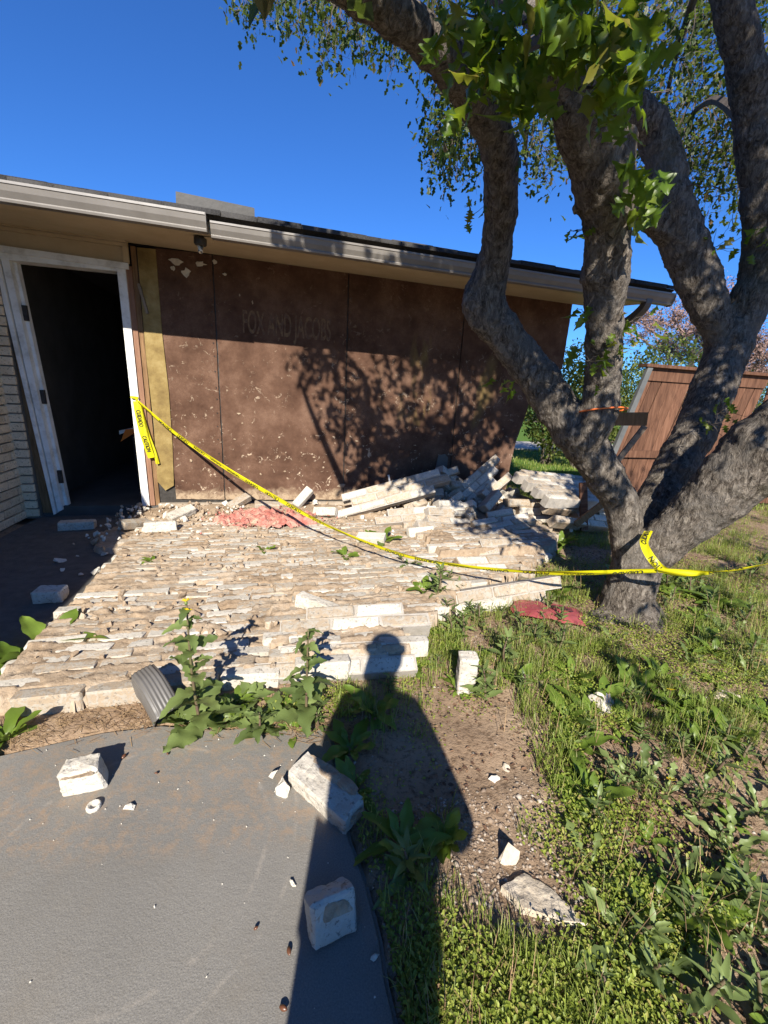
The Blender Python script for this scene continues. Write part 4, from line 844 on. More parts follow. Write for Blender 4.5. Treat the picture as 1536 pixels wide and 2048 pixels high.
rm = tk.modifiers.new('join', 'REMESH'); rm.mode = 'VOXEL'; rm.voxel_size = .011; rm.use_smooth_shade = True
sm = tk.modifiers.new('soften', 'SMOOTH'); sm.iterations = 5; sm.factor = .6
tx = bpy.data.textures.new('bark_lumps', 'CLOUDS'); tx.noise_scale = .09; tx.noise_depth = 3
dp = tk.modifiers.new('lumps', 'DISPLACE'); dp.texture = tx; dp.strength = .022; dp.mid_level = .5; dp.texture_coords = 'LOCAL'

tx2 = bpy.data.textures.new('bark_ridges', 'CLOUDS'); tx2.noise_scale = .028; tx2.noise_depth = 2; tx2.noise_type = 'HARD_NOISE'
dp2 = tk.modifiers.new('ridges', 'DISPLACE'); dp2.texture = tx2; dp2.strength = .011; dp2.mid_level = .4; dp2.texture_coords = 'LOCAL'
# leaves: lobed oak leaf outline, folded along the midrib
def leafshape(name, kind, n=9, fold=.18, droop=.25, seed=0, wave=.0):
    q = random.Random(seed); V = []; Fq = []; ph_ = q.uniform(0, 6)
    for i in range(n + 1):
        t = i / n
        if kind == 'oak': w = (.06 + .36 * math.sin(math.pi * t ** .9) ** .7) * (.30 + .70 * abs(2 * ((t * 3.5 + .25) % 1) - 1) ** 1.1) if 0 < t < 1 else .01
        elif kind == 'dandelion': w = (.03 + .105 * t ** .8) * (.35 + .65 * abs(math.sin(t * math.pi * 5.2 + .4))) * (1 if t < .85 else (1 - t) / .15 + .05)
        elif kind == 'thistle': w = (.07 + .22 * math.sin(math.pi * t ** .7)) * (.55 + .45 * abs(math.sin(t * math.pi * 3.6))) if t < 1 else .01
        elif kind == 'broad': w = .025 + .145 * math.sin(math.pi * t ** 1.3) ** .9 * (1 + .12 * math.sin(t * 21 + ph_)) if t < 1 else .01
        else: w = .02 + .115 * math.sin(math.pi * t ** .85) if t < 1 else .01
        z = fold * w; dz = -droop * t * t; wv_ = wave * math.sin(t * 14 + ph_)
        for s_ in (-1, -.5, 0, .5, 1): V.append((s_ * w * (1 + q.uniform(-.1, .1)), t * (1 - .12 * droop * t), dz + (abs(s_) * z) + (wv_ * abs(s_) * s_)))
    for i in range(n):
        for j in range(4): a = i * 5 + j; Fq.append((a, a + 1, a + 6, a + 5))
    return npmesh(name, V, Fq, True)
OAKL = [leafshape('leaf', 'oak', 28, q_, d_, i, .05) for i, (q_, d_) in enumerate(((.3, .4), (.55, .8), (-.25, .6), (.4, .3), (.7, 1.1)))]
def oak_leaf(p, s, down=.5, mat=M_OAK, toward=None):
    o = link('leaf', rng.choice(OAKL), mat, tree); o.location = p - Vector(tree.location)
    if toward is None: o.rotation_euler = (rng.uniform(-1.9, .4) * 1.0 - down, rng.uniform(-.9, .9), rng.uniform(0, 6.28))
    else: o.rotation_euler = toward
    o.scale = (s, s, s); return o
twm = MB()
def twig(a, b, r0=.006, r1=.002, n=4):
    a = Vector(a); b = Vector(b); pts = []
    for i in range(5):
        t = i / 4; pts.append(a.lerp(b, t) + Vector((rng.gauss(0, 1), rng.gauss(0, 1), rng.gauss(0, 1))) * (b - a).length * .04 * math.sin(math.pi * t))
    twm.tube(pts, [r0 + (r1 - r0) * i / 4 for i in range(5)], n, False)
# the bright shoots hanging close over the lens
for x, y, Y, sx, sy, n, s in ((1175, 60, 1.45, 80, 75, 34, .09), (1000, 120, 1.6, 75, 80, 55, .085), (960, 30, 1.55, 75, 60, 34, .085), (1250, 70, 1.35, 30, 60, 20, .09), (1245, 170, 1.45, 40, 50, 16, .09), (1060, 190, 1.6, 50, 50, 20, .085), (1235, 230, 1.6, 30, 40, 10, .08), (1120, 20, 1.4, 80, 40, 22, .10), (1285, 360, 1.95, 22, 50, 14, .10), (1290, 420, 2.0, 22, 35, 8, .10)):
    c0 = at(x, y, Y); twig(c0 + Vector((rng.uniform(-.1, .1), .2, .1)), c0, .006, .003)
    for k in range(n):
        p = at(x + rng.gauss(0, sx * .6), min(y + rng.gauss(0, sy * .6), 300 if Y < 1.8 else 480), Y + rng.uniform(-.12, .15)); oak_leaf(p, s * rng.uniform(.7, 1.2), .8)
# sprigs on the limbs
for x, y, Y, n, s, spread in ((945, 425, 2.35, 5, .055, 14), (1020, 320, 2.3, 4, .05, 14), (1158, 452, 2.12, 5, .055, 12), (1010, 770, 2.45, 6, .07, 16), (1180, 620, 2.2, 5, .07, 14), (1190, 720, 2.2, 8, .07, 26), (1275, 640, 2.3, 6, .075, 18), (1250, 690, 2.2, 8, .05, 22), (1240, 650, 2.2, 5, .05, 18), (1455, 825, 2.5, 9, .055, 26), (1440, 850, 2.45, 5, .05, 20), (900, 300, 2.6, 4, .05, 16), (1530, 480, 2.8, 9, .06, 24), (1440, 490, 2.95, 7, .06, 20), (1480, 430, 2.9, 5, .05, 24)):
    c0 = at(x, y, Y)
    for k in range(n):
        p = at(x + rng.gauss(0, spread), y + rng.gauss(0, spread), Y + rng.uniform(-.05, .05)); oak_leaf(p, s * rng.uniform(.7, 1.2), .6); twig(c0 + Vector((0, .06, 0)), p, .002, .001, 3)
# thin bare twig right of the fork
twig(at(1335, 375, 2.95), at(1425, 372, 2.9), .005, .003); twig(at(1425, 372, 2.9), at(1490, 375, 2.88), .003, .0015); twig(at(1450, 388, 2.9), at(1400, 398, 2.9), .002, .001); twig(at(1425, 372, 2.9), at(1470, 395, 2.88), .002, .001)
# high crown: many small leaves in hanging clusters on twigs, behind and above
def crown_leaves(clusters, per, size, spread, droop=1.):
    C_ = np.repeat(np.array([c[:] for c in clusters]), per, 0); n = len(C_)
    P = C_ + nr.normal(0, 1, (n, 3)) * np.array([spread, spread, spread * 1.2]); az = nr.uniform(0, 6.283, n); tl = nr.uniform(-1.5, .3, n) * droop; s = size * nr.uniform(.6, 1.25, n)
    d = np.stack([np.cos(az) * np.cos(tl), np.sin(az) * np.cos(tl), np.sin(tl)], -1); w = np.stack([-np.sin(az), np.cos(az), nr.uniform(-.6, .6, n)], -1); w /= np.linalg.norm(w, axis=1)[:, None]
    nn = np.cross(d, w); T = [(0, 0, 0), (.25, .28, .06), (.48, .14, .03), (.68, .30, .05), (1, 0, -.12), (.68, -.30, .05), (.48, -.14, .03), (.25, -.28, .06)]
    V = np.stack([P + (d * a + w * b + nn * c) * s[:, None] for a, b, c in T], 1).reshape(-1, 3); b0 = np.arange(n)[:, None] * 8
    F = np.concatenate([b0 + np.array([[0, 1, 2, 6]]), b0 + np.array([[2, 3, 4, 6]]), b0 + np.array([[4, 5, 6, 2]]), b0 + np.array([[6, 7, 0, 2]])], 0)
    return V, F
HIGH = [[(960, -40, 4.0), (800, -70, 5.0), (620, -50, 5.8), (480, -60, 6.2)], [(1120, 60, 3.4), (1000, 130, 4.4), (940, 230, 5.2), (900, 300, 5.6)], [(1430, -140, 3.0), (1400, -40, 4.2), (1350, 120, 5.4), (1310, 300, 6.0)], [(1506, 250, 3.0), (1430, 200, 4.0), (1380, 230, 5.0)], [(1700, 100, 2.7), (1600, 60, 4.), (1480, 200, 5.2), (1470, 330, 5.6)], [(800, -70, 5.0), (720, -20, 5.2), (660, 20, 5.4)], [(1120, 60, 3.4), (1060, 200, 4.6), (1050, 330, 5.2)], [(1490, 400, 2.95), (1420, 390, 4.2)][:0]]
hb = MB(); cl = []
for br in HIGH:
    if not br: continue
    P, Q = spline([at(*b) for b in br], list(np.linspace(.045, .012, len(br))), 6); hb.tube(P, Q, 6); BR += list(zip(P, Q))
for (x0, x1, y0, y1, Y0, Y1, n) in ((440, 560, -60, 30, 5.6, 6.6, 26), (560, 800, -80, 60, 5., 6.2, 60), (640, 720, 30, 100, 5., 5.8, 16), (760, 900, -60, 110, 4.6, 5.6, 40), (860, 1010, 150, 330, 4.8, 5.8, 60), (880, 960, 300, 350, 5, 5.6, 8), (1020, 1150, 120, 340, 4.6, 5.6, 46), (1260, 1536, -40, 330, 4.6, 6.2, 170), (1340, 1480, 320, 420, 5., 6., 30), (1480, 1640, 0, 300, 4.4, 5.8, 50), (1260, 1340, 220, 330, 5, 6, 14), (900, 1250, -80, 120, 4.6, 6, 60)):
    for k in range(n):
        c0 = at(rng.uniform(x0, x1), rng.uniform(y0, y1), rng.uniform(Y0, Y1)); cl.append(c0)
        b = min(BR, key=lambda q: (q[0] - c0).length_squared)[0]
        if (b - c0).length < 2.2: twig(c0 + (b - c0) * .55 + Vector((0, 0, .12)), c0, .005, .002, 3)
        for m in range(3): twig(c0, c0 + Vector((rng.gauss(0, .12), rng.gauss(0, .12), rng.uniform(-.28, .02))), .0025, .001, 3)
wchild('upper_branches', hb.mesh('upper_branches'), M_TWIG, tree)
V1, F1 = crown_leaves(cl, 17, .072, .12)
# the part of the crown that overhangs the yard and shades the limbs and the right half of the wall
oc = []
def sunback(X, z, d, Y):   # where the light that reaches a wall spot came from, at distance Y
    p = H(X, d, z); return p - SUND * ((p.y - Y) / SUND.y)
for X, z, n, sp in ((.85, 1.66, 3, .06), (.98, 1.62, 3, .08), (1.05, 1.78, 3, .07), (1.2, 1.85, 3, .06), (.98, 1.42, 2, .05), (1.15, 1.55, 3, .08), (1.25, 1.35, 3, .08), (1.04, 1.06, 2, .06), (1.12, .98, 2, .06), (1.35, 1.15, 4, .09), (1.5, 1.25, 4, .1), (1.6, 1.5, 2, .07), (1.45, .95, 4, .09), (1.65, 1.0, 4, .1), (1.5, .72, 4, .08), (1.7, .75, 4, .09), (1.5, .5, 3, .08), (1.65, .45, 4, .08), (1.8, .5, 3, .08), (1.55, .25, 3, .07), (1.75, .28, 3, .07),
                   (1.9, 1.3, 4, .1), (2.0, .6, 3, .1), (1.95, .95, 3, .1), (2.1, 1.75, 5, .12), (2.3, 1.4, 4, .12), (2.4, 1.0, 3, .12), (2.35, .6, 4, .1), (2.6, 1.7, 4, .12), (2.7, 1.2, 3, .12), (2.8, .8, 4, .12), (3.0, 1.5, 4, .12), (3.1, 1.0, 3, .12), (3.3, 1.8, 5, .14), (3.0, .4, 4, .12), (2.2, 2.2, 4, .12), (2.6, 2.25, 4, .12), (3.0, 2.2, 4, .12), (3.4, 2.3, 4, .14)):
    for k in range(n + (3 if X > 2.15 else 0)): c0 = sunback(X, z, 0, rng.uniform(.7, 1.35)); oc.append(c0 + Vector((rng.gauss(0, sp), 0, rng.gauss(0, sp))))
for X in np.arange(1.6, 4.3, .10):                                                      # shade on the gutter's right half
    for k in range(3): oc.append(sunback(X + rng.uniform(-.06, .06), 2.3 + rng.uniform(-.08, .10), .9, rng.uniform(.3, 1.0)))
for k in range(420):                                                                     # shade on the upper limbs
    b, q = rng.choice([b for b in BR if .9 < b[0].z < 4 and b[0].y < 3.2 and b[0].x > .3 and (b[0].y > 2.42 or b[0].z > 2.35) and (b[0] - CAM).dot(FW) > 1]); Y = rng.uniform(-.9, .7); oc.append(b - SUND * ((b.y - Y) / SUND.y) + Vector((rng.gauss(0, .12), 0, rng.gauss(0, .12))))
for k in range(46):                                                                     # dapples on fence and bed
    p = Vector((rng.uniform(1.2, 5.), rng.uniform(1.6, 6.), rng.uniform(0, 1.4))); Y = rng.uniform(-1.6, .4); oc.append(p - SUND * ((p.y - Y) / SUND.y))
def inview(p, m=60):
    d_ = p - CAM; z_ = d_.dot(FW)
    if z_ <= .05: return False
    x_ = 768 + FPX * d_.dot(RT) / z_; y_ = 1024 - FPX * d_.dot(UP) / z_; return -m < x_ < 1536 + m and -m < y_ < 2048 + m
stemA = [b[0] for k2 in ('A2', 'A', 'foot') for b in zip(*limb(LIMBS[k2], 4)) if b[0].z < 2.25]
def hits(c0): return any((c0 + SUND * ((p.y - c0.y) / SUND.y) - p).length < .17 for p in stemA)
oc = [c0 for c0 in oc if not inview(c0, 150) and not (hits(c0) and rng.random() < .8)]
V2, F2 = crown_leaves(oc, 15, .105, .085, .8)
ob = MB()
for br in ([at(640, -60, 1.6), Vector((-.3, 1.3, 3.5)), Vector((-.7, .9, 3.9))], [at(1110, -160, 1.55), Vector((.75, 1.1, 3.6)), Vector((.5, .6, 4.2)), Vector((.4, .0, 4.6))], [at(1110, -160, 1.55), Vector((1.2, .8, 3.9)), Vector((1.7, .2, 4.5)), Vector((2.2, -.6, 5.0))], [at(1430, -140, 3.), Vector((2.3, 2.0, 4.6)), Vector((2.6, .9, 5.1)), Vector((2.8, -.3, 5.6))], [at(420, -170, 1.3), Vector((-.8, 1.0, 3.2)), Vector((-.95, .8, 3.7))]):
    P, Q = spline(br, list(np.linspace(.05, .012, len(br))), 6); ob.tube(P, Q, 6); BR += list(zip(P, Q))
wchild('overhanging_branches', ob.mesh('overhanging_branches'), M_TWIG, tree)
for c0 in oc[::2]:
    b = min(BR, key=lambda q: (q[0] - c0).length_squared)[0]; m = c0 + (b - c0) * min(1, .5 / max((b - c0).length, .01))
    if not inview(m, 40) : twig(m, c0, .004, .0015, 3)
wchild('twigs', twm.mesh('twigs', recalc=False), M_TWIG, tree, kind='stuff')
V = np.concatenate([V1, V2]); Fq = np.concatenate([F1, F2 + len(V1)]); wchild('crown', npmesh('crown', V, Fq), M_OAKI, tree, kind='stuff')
# orange cord round the middle stem
P = []
for i in range(25):
    a = 2 * math.pi * i / 24; c0 = at(1203, 822, 2.38); P.append(c0 + Vector((math.cos(a) * .122, math.sin(a) * .118, -.022 * math.sin(a * 1) - .012 * math.cos(a) * -1)))
link('cord', MB().tube([p - Vector((1.2, 2.38, 0)) for p in P], .0045, 6).mesh('cord', True), M_CORD, loc=(1.2, 2.38, 0), label='thin orange cord tied round the middle stem of the oak', category='cord')

# ------------------------------------------------------------------ fence
def fence(label, X0, X1, d, lean, cap=True, hgt=1.72, post=True, z0=.06):
    r = thing('wood_fence', label, 'fence', H(X0, d, 0)); r.rotation_euler = (0, 0, HYAW); tl = math.tan(R(lean)); x = 0; W_ = X1 - X0
    while x < W_ - .05:
        w = .138; j = rng.uniform(-.012, .012); h = hgt + rng.uniform(-.01, .01)
        link('picket', MB().add([(x + j * 0 + z0 * tl, 0, z0), (x + w + z0 * tl, 0, z0), (x + w + h * tl + j, 0, h), (x + h * tl + j, 0, h), (x + z0 * tl, .018, z0), (x + w + z0 * tl, .018, z0), (x + w + h * tl + j, .018, h), (x + h * tl + j, .018, h)], [(0, 1, 2, 3), (7, 6, 5, 4), (0, 4, 5, 1), (1, 5, 6, 2), (2, 6, 7, 3), (3, 7, 4, 0)]).mesh('picket'), M_FENCE, r); x += .146
    for zc, hh, nm, y in ((.72, .085, 'rail', -.04), (hgt - .06, .15, 'top_board', -.022), (.22, .085, 'rail', -.04)):
        link(nm, MB().add([(q[0] + q[2] * tl, q[1], q[2]) for q in [(-.02, y, zc - hh / 2), (W_, y, zc - hh / 2), (W_, -.002, zc - hh / 2), (-.02, -.002, zc - hh / 2), (-.02, y, zc + hh / 2), (W_, y, zc + hh / 2), (W_, -.002, zc + hh / 2), (-.02, -.002, zc + hh / 2)]], [(3, 2, 1, 0), (4, 5, 6, 7), (0, 1, 5, 4), (1, 2, 6, 5), (2, 3, 7, 6), (3, 0, 4, 7)]).mesh(nm), M_FENCE, r)
    if cap: link('cap_board', MB().box((-.08 + hgt * tl, -.08, hgt + .01), (W_ + hgt * tl, .05, hgt + .045)).mesh('cap_board'), M_FENCE, r)
    if post: link('post', MB().add([(q[0] + q[2] * tl, q[1], q[2]) for q in [(-.05, -.07, 0), (.02, -.07, 0), (.02, -.03, 0), (-.05, -.03, 0), (-.05, -.07, hgt), (.02, -.07, hgt), (.02, -.03, hgt), (-.05, -.03, hgt)]], [(3, 2, 1, 0), (4, 5, 6, 7), (0, 1, 5, 4), (1, 2, 6, 5), (2, 3, 7, 6), (3, 0, 4, 7)]).mesh('post'), M_POST, r)
    return r
fence('brown wooden fence panel leaning to the right behind the oak', 4.28, 6.15, .1, 15)
fence('upright brown wooden fence panel at the far right', 6.62, 9.6, .1, 2, hgt=1.66, post=False)
def board(label, a, b, w, th, mat=M_GREYWOOD, up=(0, 0, 1), name='board'):
    a = Vector(a); b = Vector(b); x = (b - a).normalized(); y = Vector(up).cross(x).normalized(); z = x.cross(y); L = (b - a).length
    Mx = Matrix(((x.x, y.x, z.x, a.x), (x.y, y.y, z.y, a.y), (x.z, y.z, z.z, a.z), (0, 0, 0, 1)))
    o = link(name, MB().box((0, -th / 2, -w / 2), (L, th / 2, w / 2)).mesh(name), mat, label=label, category='board'); o.matrix_world = Mx; return o
board('short thick timber end sticking out behind the oak\'s fork', at(1190, 838, 4.2), at(1295, 838, 4.0), .12, .05, M_STUD)
board('grey lath slanting in front of the leaning fence', at(1205, 960, 4.3), at(1290, 852, 4.25), .05, .03)
board('splintered board leaning over the raised brick slab', H(3.5, .62, .28), H(4.12, .35, .58), .10, .02, M_GREYWOOD, (0, -1, .4))
board('dark broken stake slanting down by the oak\'s foot', at(1235, 985, 3.9), at(1150, 1050, 3.9), .06, .025, M_STUD)
board('short upright brown fence stub between heap and oak', at(1168, 1060, 4.0), at(1166, 965, 4.05), .07, .03, M_FENCE, (1, 0, 0))

# ------------------------------------------------------------------ behind the house: shrubs, bare tree, far trees
def leafcloud(blobs, n, size, seed=0):
    q = np.random.default_rng(seed); P = []
    for (c, r) in blobs:
        m = int(n * r[0] * r[1] * r[2] / sum(b[1][0] * b[1][1] * b[1][2] for b in blobs)) + 1; u_ = q.normal(0, 1, (m, 3)); u_ /= np.linalg.norm(u_, axis=1)[:, None]; rad = q.uniform(.35, 1.05, m) ** .5
        rad = rad * (.75 + .5 * fbm(u_[:, 0] * 2 + 5 + u_[:, 2], u_[:, 1] * 2 + 7, seed, 3)); P.append(np.array(c[:]) + u_ * rad[:, None] * np.array(r))
    P = np.concatenate(P); n = len(P); az = q.uniform(0, 6.283, n); tl = q.uniform(-1.2, 1.2, n); s = size * q.uniform(.6, 1.3, n)
    d_ = np.stack([np.cos(az) * np.cos(tl), np.sin(az) * np.cos(tl), np.sin(tl)], -1); w = np.stack([-np.sin(az), np.cos(az), q.uniform(-.5, .5, n)], -1)
    V = np.stack([P, P + d_ * (s * .5)[:, None] + w * (s * .3)[:, None], P + d_ * s[:, None], P + d_ * (s * .5)[:, None] - w * (s * .3)[:, None]], 1).reshape(-1, 3)
    return V, np.arange(n * 4).reshape(-1, 4)
def shrub(label, base, blobs, n, size, seed, mat=M_SHRUB, name='shrub', cat='shrub', trunk=.04):
    r = thing(name, label, cat, base); bb = [(Vector(base) + Vector(c), rr) for c, rr in blobs]; V, Fq = leafcloud(bb, n, size, seed); wchild('crown', npmesh('crown', V, Fq), mat, r)
    mb = MB()
    for c, rr in bb: mb.tube([Vector(base) + Vector((rng.uniform(-.1, .1), rng.uniform(-.1, .1), -.05)), (Vector(base) + c) * .5 + Vector((rng.uniform(-.1, .1), 0, 0)), c], [trunk, trunk * .7, trunk * .3], 5)
    wchild('trunk', mb.mesh('trunk'), M_TWIG, r); return r
shrub('loose yellow-green shrub showing between house corner and oak', (3.9, 8.6, .0), [((0, 0, .95), (.7, .6, .55)), ((.5, .2, 1.5), (.8, .6, .6)), ((-.3, .1, .55), (.5, .5, .4)), ((1., .2, .9), (.6, .6, .7))], 5200, .075, 5)
shrub('leafy shrub filling the gap beside the torn wall corner', (3.35, 8.9, .0), [((0, 0, .8), (.55, .5, .6)), ((.25, .1, 1.5), (.6, .5, .6)), ((-.25, 0, 1.0), (.45, .45, .6)), ((.5, 0, 2.0), (.6, .5, .5))], 5200, .075, 15)
shrub('taller light green bush behind the middle stem of the oak', (5.4, 9.6, .0), [((0, 0, 1.6), (.9, .8, .8)), ((.5, 0, 2.2), (.8, .7, .6)), ((-.6, 0, 1.0), (.8, .7, .7))], 5200, .08, 6)
shrub('green bush behind the leaning fence top', (7.6, 9.4, 0), [((0, 0, 1.3), (1., .8, .8)), ((1.2, 0, 1.2), (1., .8, .7))], 3500, .08, 8)
shrub('low weedy bush at the lawn edge past the brick slab', (4.6, 7.3, 0), [((0, 0, .25), (.6, .3, .25)), ((.7, 0, .3), (.5, .3, .3))], 1800, .06, 7)
def bare_tree(label, base, hgt, seed, budmat=M_BUDTWIG):
    r = thing('bare_tree', label, 'tree', base); q = random.Random(seed); mb = MB(); tw = MB(); bp = []
    def grow(p, d, L, rad, depth):
        e = p + d * L; mid = p.lerp(e, .5) + Vector((q.gauss(0, .05), q.gauss(0, .05), q.gauss(0, .05))) * L
        (mb if depth < 3 else tw).tube([p, mid, e], [rad, rad * .8, rad * .6], 5 if depth < 3 else 3, False)
        if depth >= 4: bp.extend([mid, e, p.lerp(e, .8)])
        if depth >= 6: return
        for k in range(3 if depth < 5 else 4):
            nd = (d + Vector((q.gauss(0, .55), q.gauss(0, .45), q.gauss(.12, .35)))).normalized(); grow(p.lerp(e, q.uniform(.55, 1.)), nd, L * q.uniform(.55, .8), max(rad * .58, .006), depth + 1)
    grow(Vector(base), Vector((0, 0, 1)), hgt * .3, .12, 0)
    wchild('trunk', mb.mesh('trunk', recalc=False), M_TWIG, r); wchild('crown', tw.mesh('crown', recalc=False), budmat, r)
    V = np.array([b[:] for b in bp]); V = np.repeat(V, 4, 0) + nr.normal(0, .08, (len(V) * 4, 3)); n = len(V); s = .028
    Q = np.stack([V, V + nr.normal(0, s, (n, 3)), V + nr.normal(0, s, (n, 3))], 1).reshape(-1, 3); wchild('buds', npmesh('buds', Q, np.arange(n * 3).reshape(-1, 3)), budmat, r, kind='stuff'); return r
bare_tree('pinkish bare budding tree behind the fence', (7.9, 12.2, 0), 5.8, 3); bare_tree('pinkish bare tree between the other two behind the fence', (9.9, 13.2, 0), 5.6, 9); bare_tree('second pinkish bare tree farther right behind the fence', (12.2, 14.5, 0), 5.0, 5)
for k, (x, y, s) in enumerate(((9., 27, 2.2), (14., 30, 2.6), (20., 29, 2.4), (26., 33, 3.), (34, 34, 3.), (4.5, 32, 2.2), (-12, 40, 3), (-24, 42, 3.2), (43, 40, 3.4))):
    lab = ['round far tree left of the bare tree', 'far tree behind the bare tree', 'far tree right of the bare tree', 'far tree beyond the upright fence', 'large far tree at the right', 'small far tree by the house corner', 'far tree behind the roof', 'far tree behind the roof at the left', 'last far tree at the right'][k]
    shrub(lab, (x, y, 0), [((0, 0, s * .8), (s, s * .8, s * .55)), ((s * .7, 0, s * .6), (s * .7, s * .6, s * .4)), ((-s * .6, 0, s * .55), (s * .7, s * .6, s * .45))], 2200, .22, 20 + k, M_OAKI, 'far_tree', 'tree', .15)

# ------------------------------------------------------------------ weeds
LEAF = {k: [leafshape('leaf', k, n, f, dr, i, wv) for i, (f, dr, wv) in enumerate(((.2, .3, .03), (.35, .5, .04), (.1, .15, .05), (.3, .75, .03)))] for k, n in (('dandelion', 24), ('thistle', 14), ('broad', 12), ('lance', 6))}
def weed(name, label, p, kind, n, size, mat, lo=25, hi=65, group=None, stem=0., flowers=0, category='weed', lean=(0, 0)):
    if kind == 'lance' and not stem: stem = size * rng.uniform(.7, 1.15); n = int(n * 1.3) + 2; size *= .72; lean = (rng.uniform(-.25, .25), rng.uniform(-.25, .25))
    if kind == 'broad' and not stem: n += 4
    r = thing(name, label, category, p, group); top = Vector((lean[0] * stem, lean[1] * stem, stem))
    if stem:
        pts, rr = spline([(0, 0, -.01), top * .5 + Vector((rng.gauss(0, .01), rng.gauss(0, .01), 0)), top], [.007, .005, .003], 4); link('stem', MB().tube(pts, rr, 6).mesh('stem', True), M_STEM, r)
    for i in range(n):
        t = (i / max(n - 1, 1)) if stem else 0; az = i * 2.4 + rng.uniform(-.4, .4); el = R(rng.uniform(lo, hi)) if not stem else R(rng.uniform(5, 45) * (1 - .3 * t) + 10 + (28 * t if kind == 'lance' else 0)); s = size * (rng.uniform(.65, 1.1) * (1 - (.45 if kind == 'lance' else .62) * t) if stem else rng.uniform(.4, 1.1))
        o = link('leaf', rng.choice(LEAF[kind]), mat, r); o.location = top * t * .97 if stem else Vector((math.sin(-az) * .006, math.cos(az) * .006, 0)); o.rotation_euler = (Matrix.Rotation(az, 3, 'Z') @ Matrix.Rotation(el, 3, 'X') @ Matrix.Rotation(rng.uniform(-.4, .4), 3, 'Y')).to_euler(); o.scale = (s, s, s)
    for k in range(flowers):
        c0 = top + Vector((rng.uniform(-.03, .03), rng.uniform(-.02, .02), -.03 * k + .012)); mb = MB()
        for j in range(16):
            a = j * 2.4; L = .017 * (.6 + .4 * (j % 3) / 2); mb.add([(0, 0, 0), (math.cos(a - .2) * L, math.sin(a - .2) * L, L * .45), (math.cos(a) * L * 1.25, math.sin(a) * L * 1.25, L * .5), (math.cos(a + .2) * L, math.sin(a + .2) * L, L * .45)], [(0, 1, 2, 3)])
        o = link('flower', mb.mesh('flower', recalc=False), M_PETAL, r); o.location = c0; o.rotation_euler = (R(-35), R(rng.uniform(-20, 20)), 0)
        link('flower_bud', MB().lathe([(0, -.012), (.005, -.011), (.006, -.002), (.002, .001)], 8, Matrix.Translation(c0)).mesh('flower_bud', True), M_WEED, r)
    return r
def gp(x, y, dz=0.):
    p = G(x, y, .02); return Vector((p.x, p.y, max(gz1(p.x, p.y), -.012) + dz))
weed('sow_thistle', 'tall sow thistle with two yellow flowers in front of the brick sheet', gp(402, 1452), 'thistle', 26, .17, M_WEED, stem=.55, flowers=2, lean=(-.03, .0))
weed('sow_thistle', 'bushy sow thistle without flowers left of the shadow', gp(612, 1432), 'thistle', 24, .16, M_WEED, stem=.42, lean=(.02, 0))
weed('sow_thistle', 'young purple-tinged thistle between the two sow thistles', gp(520, 1455), 'thistle', 10, .12, M_PURPLE, stem=.10)
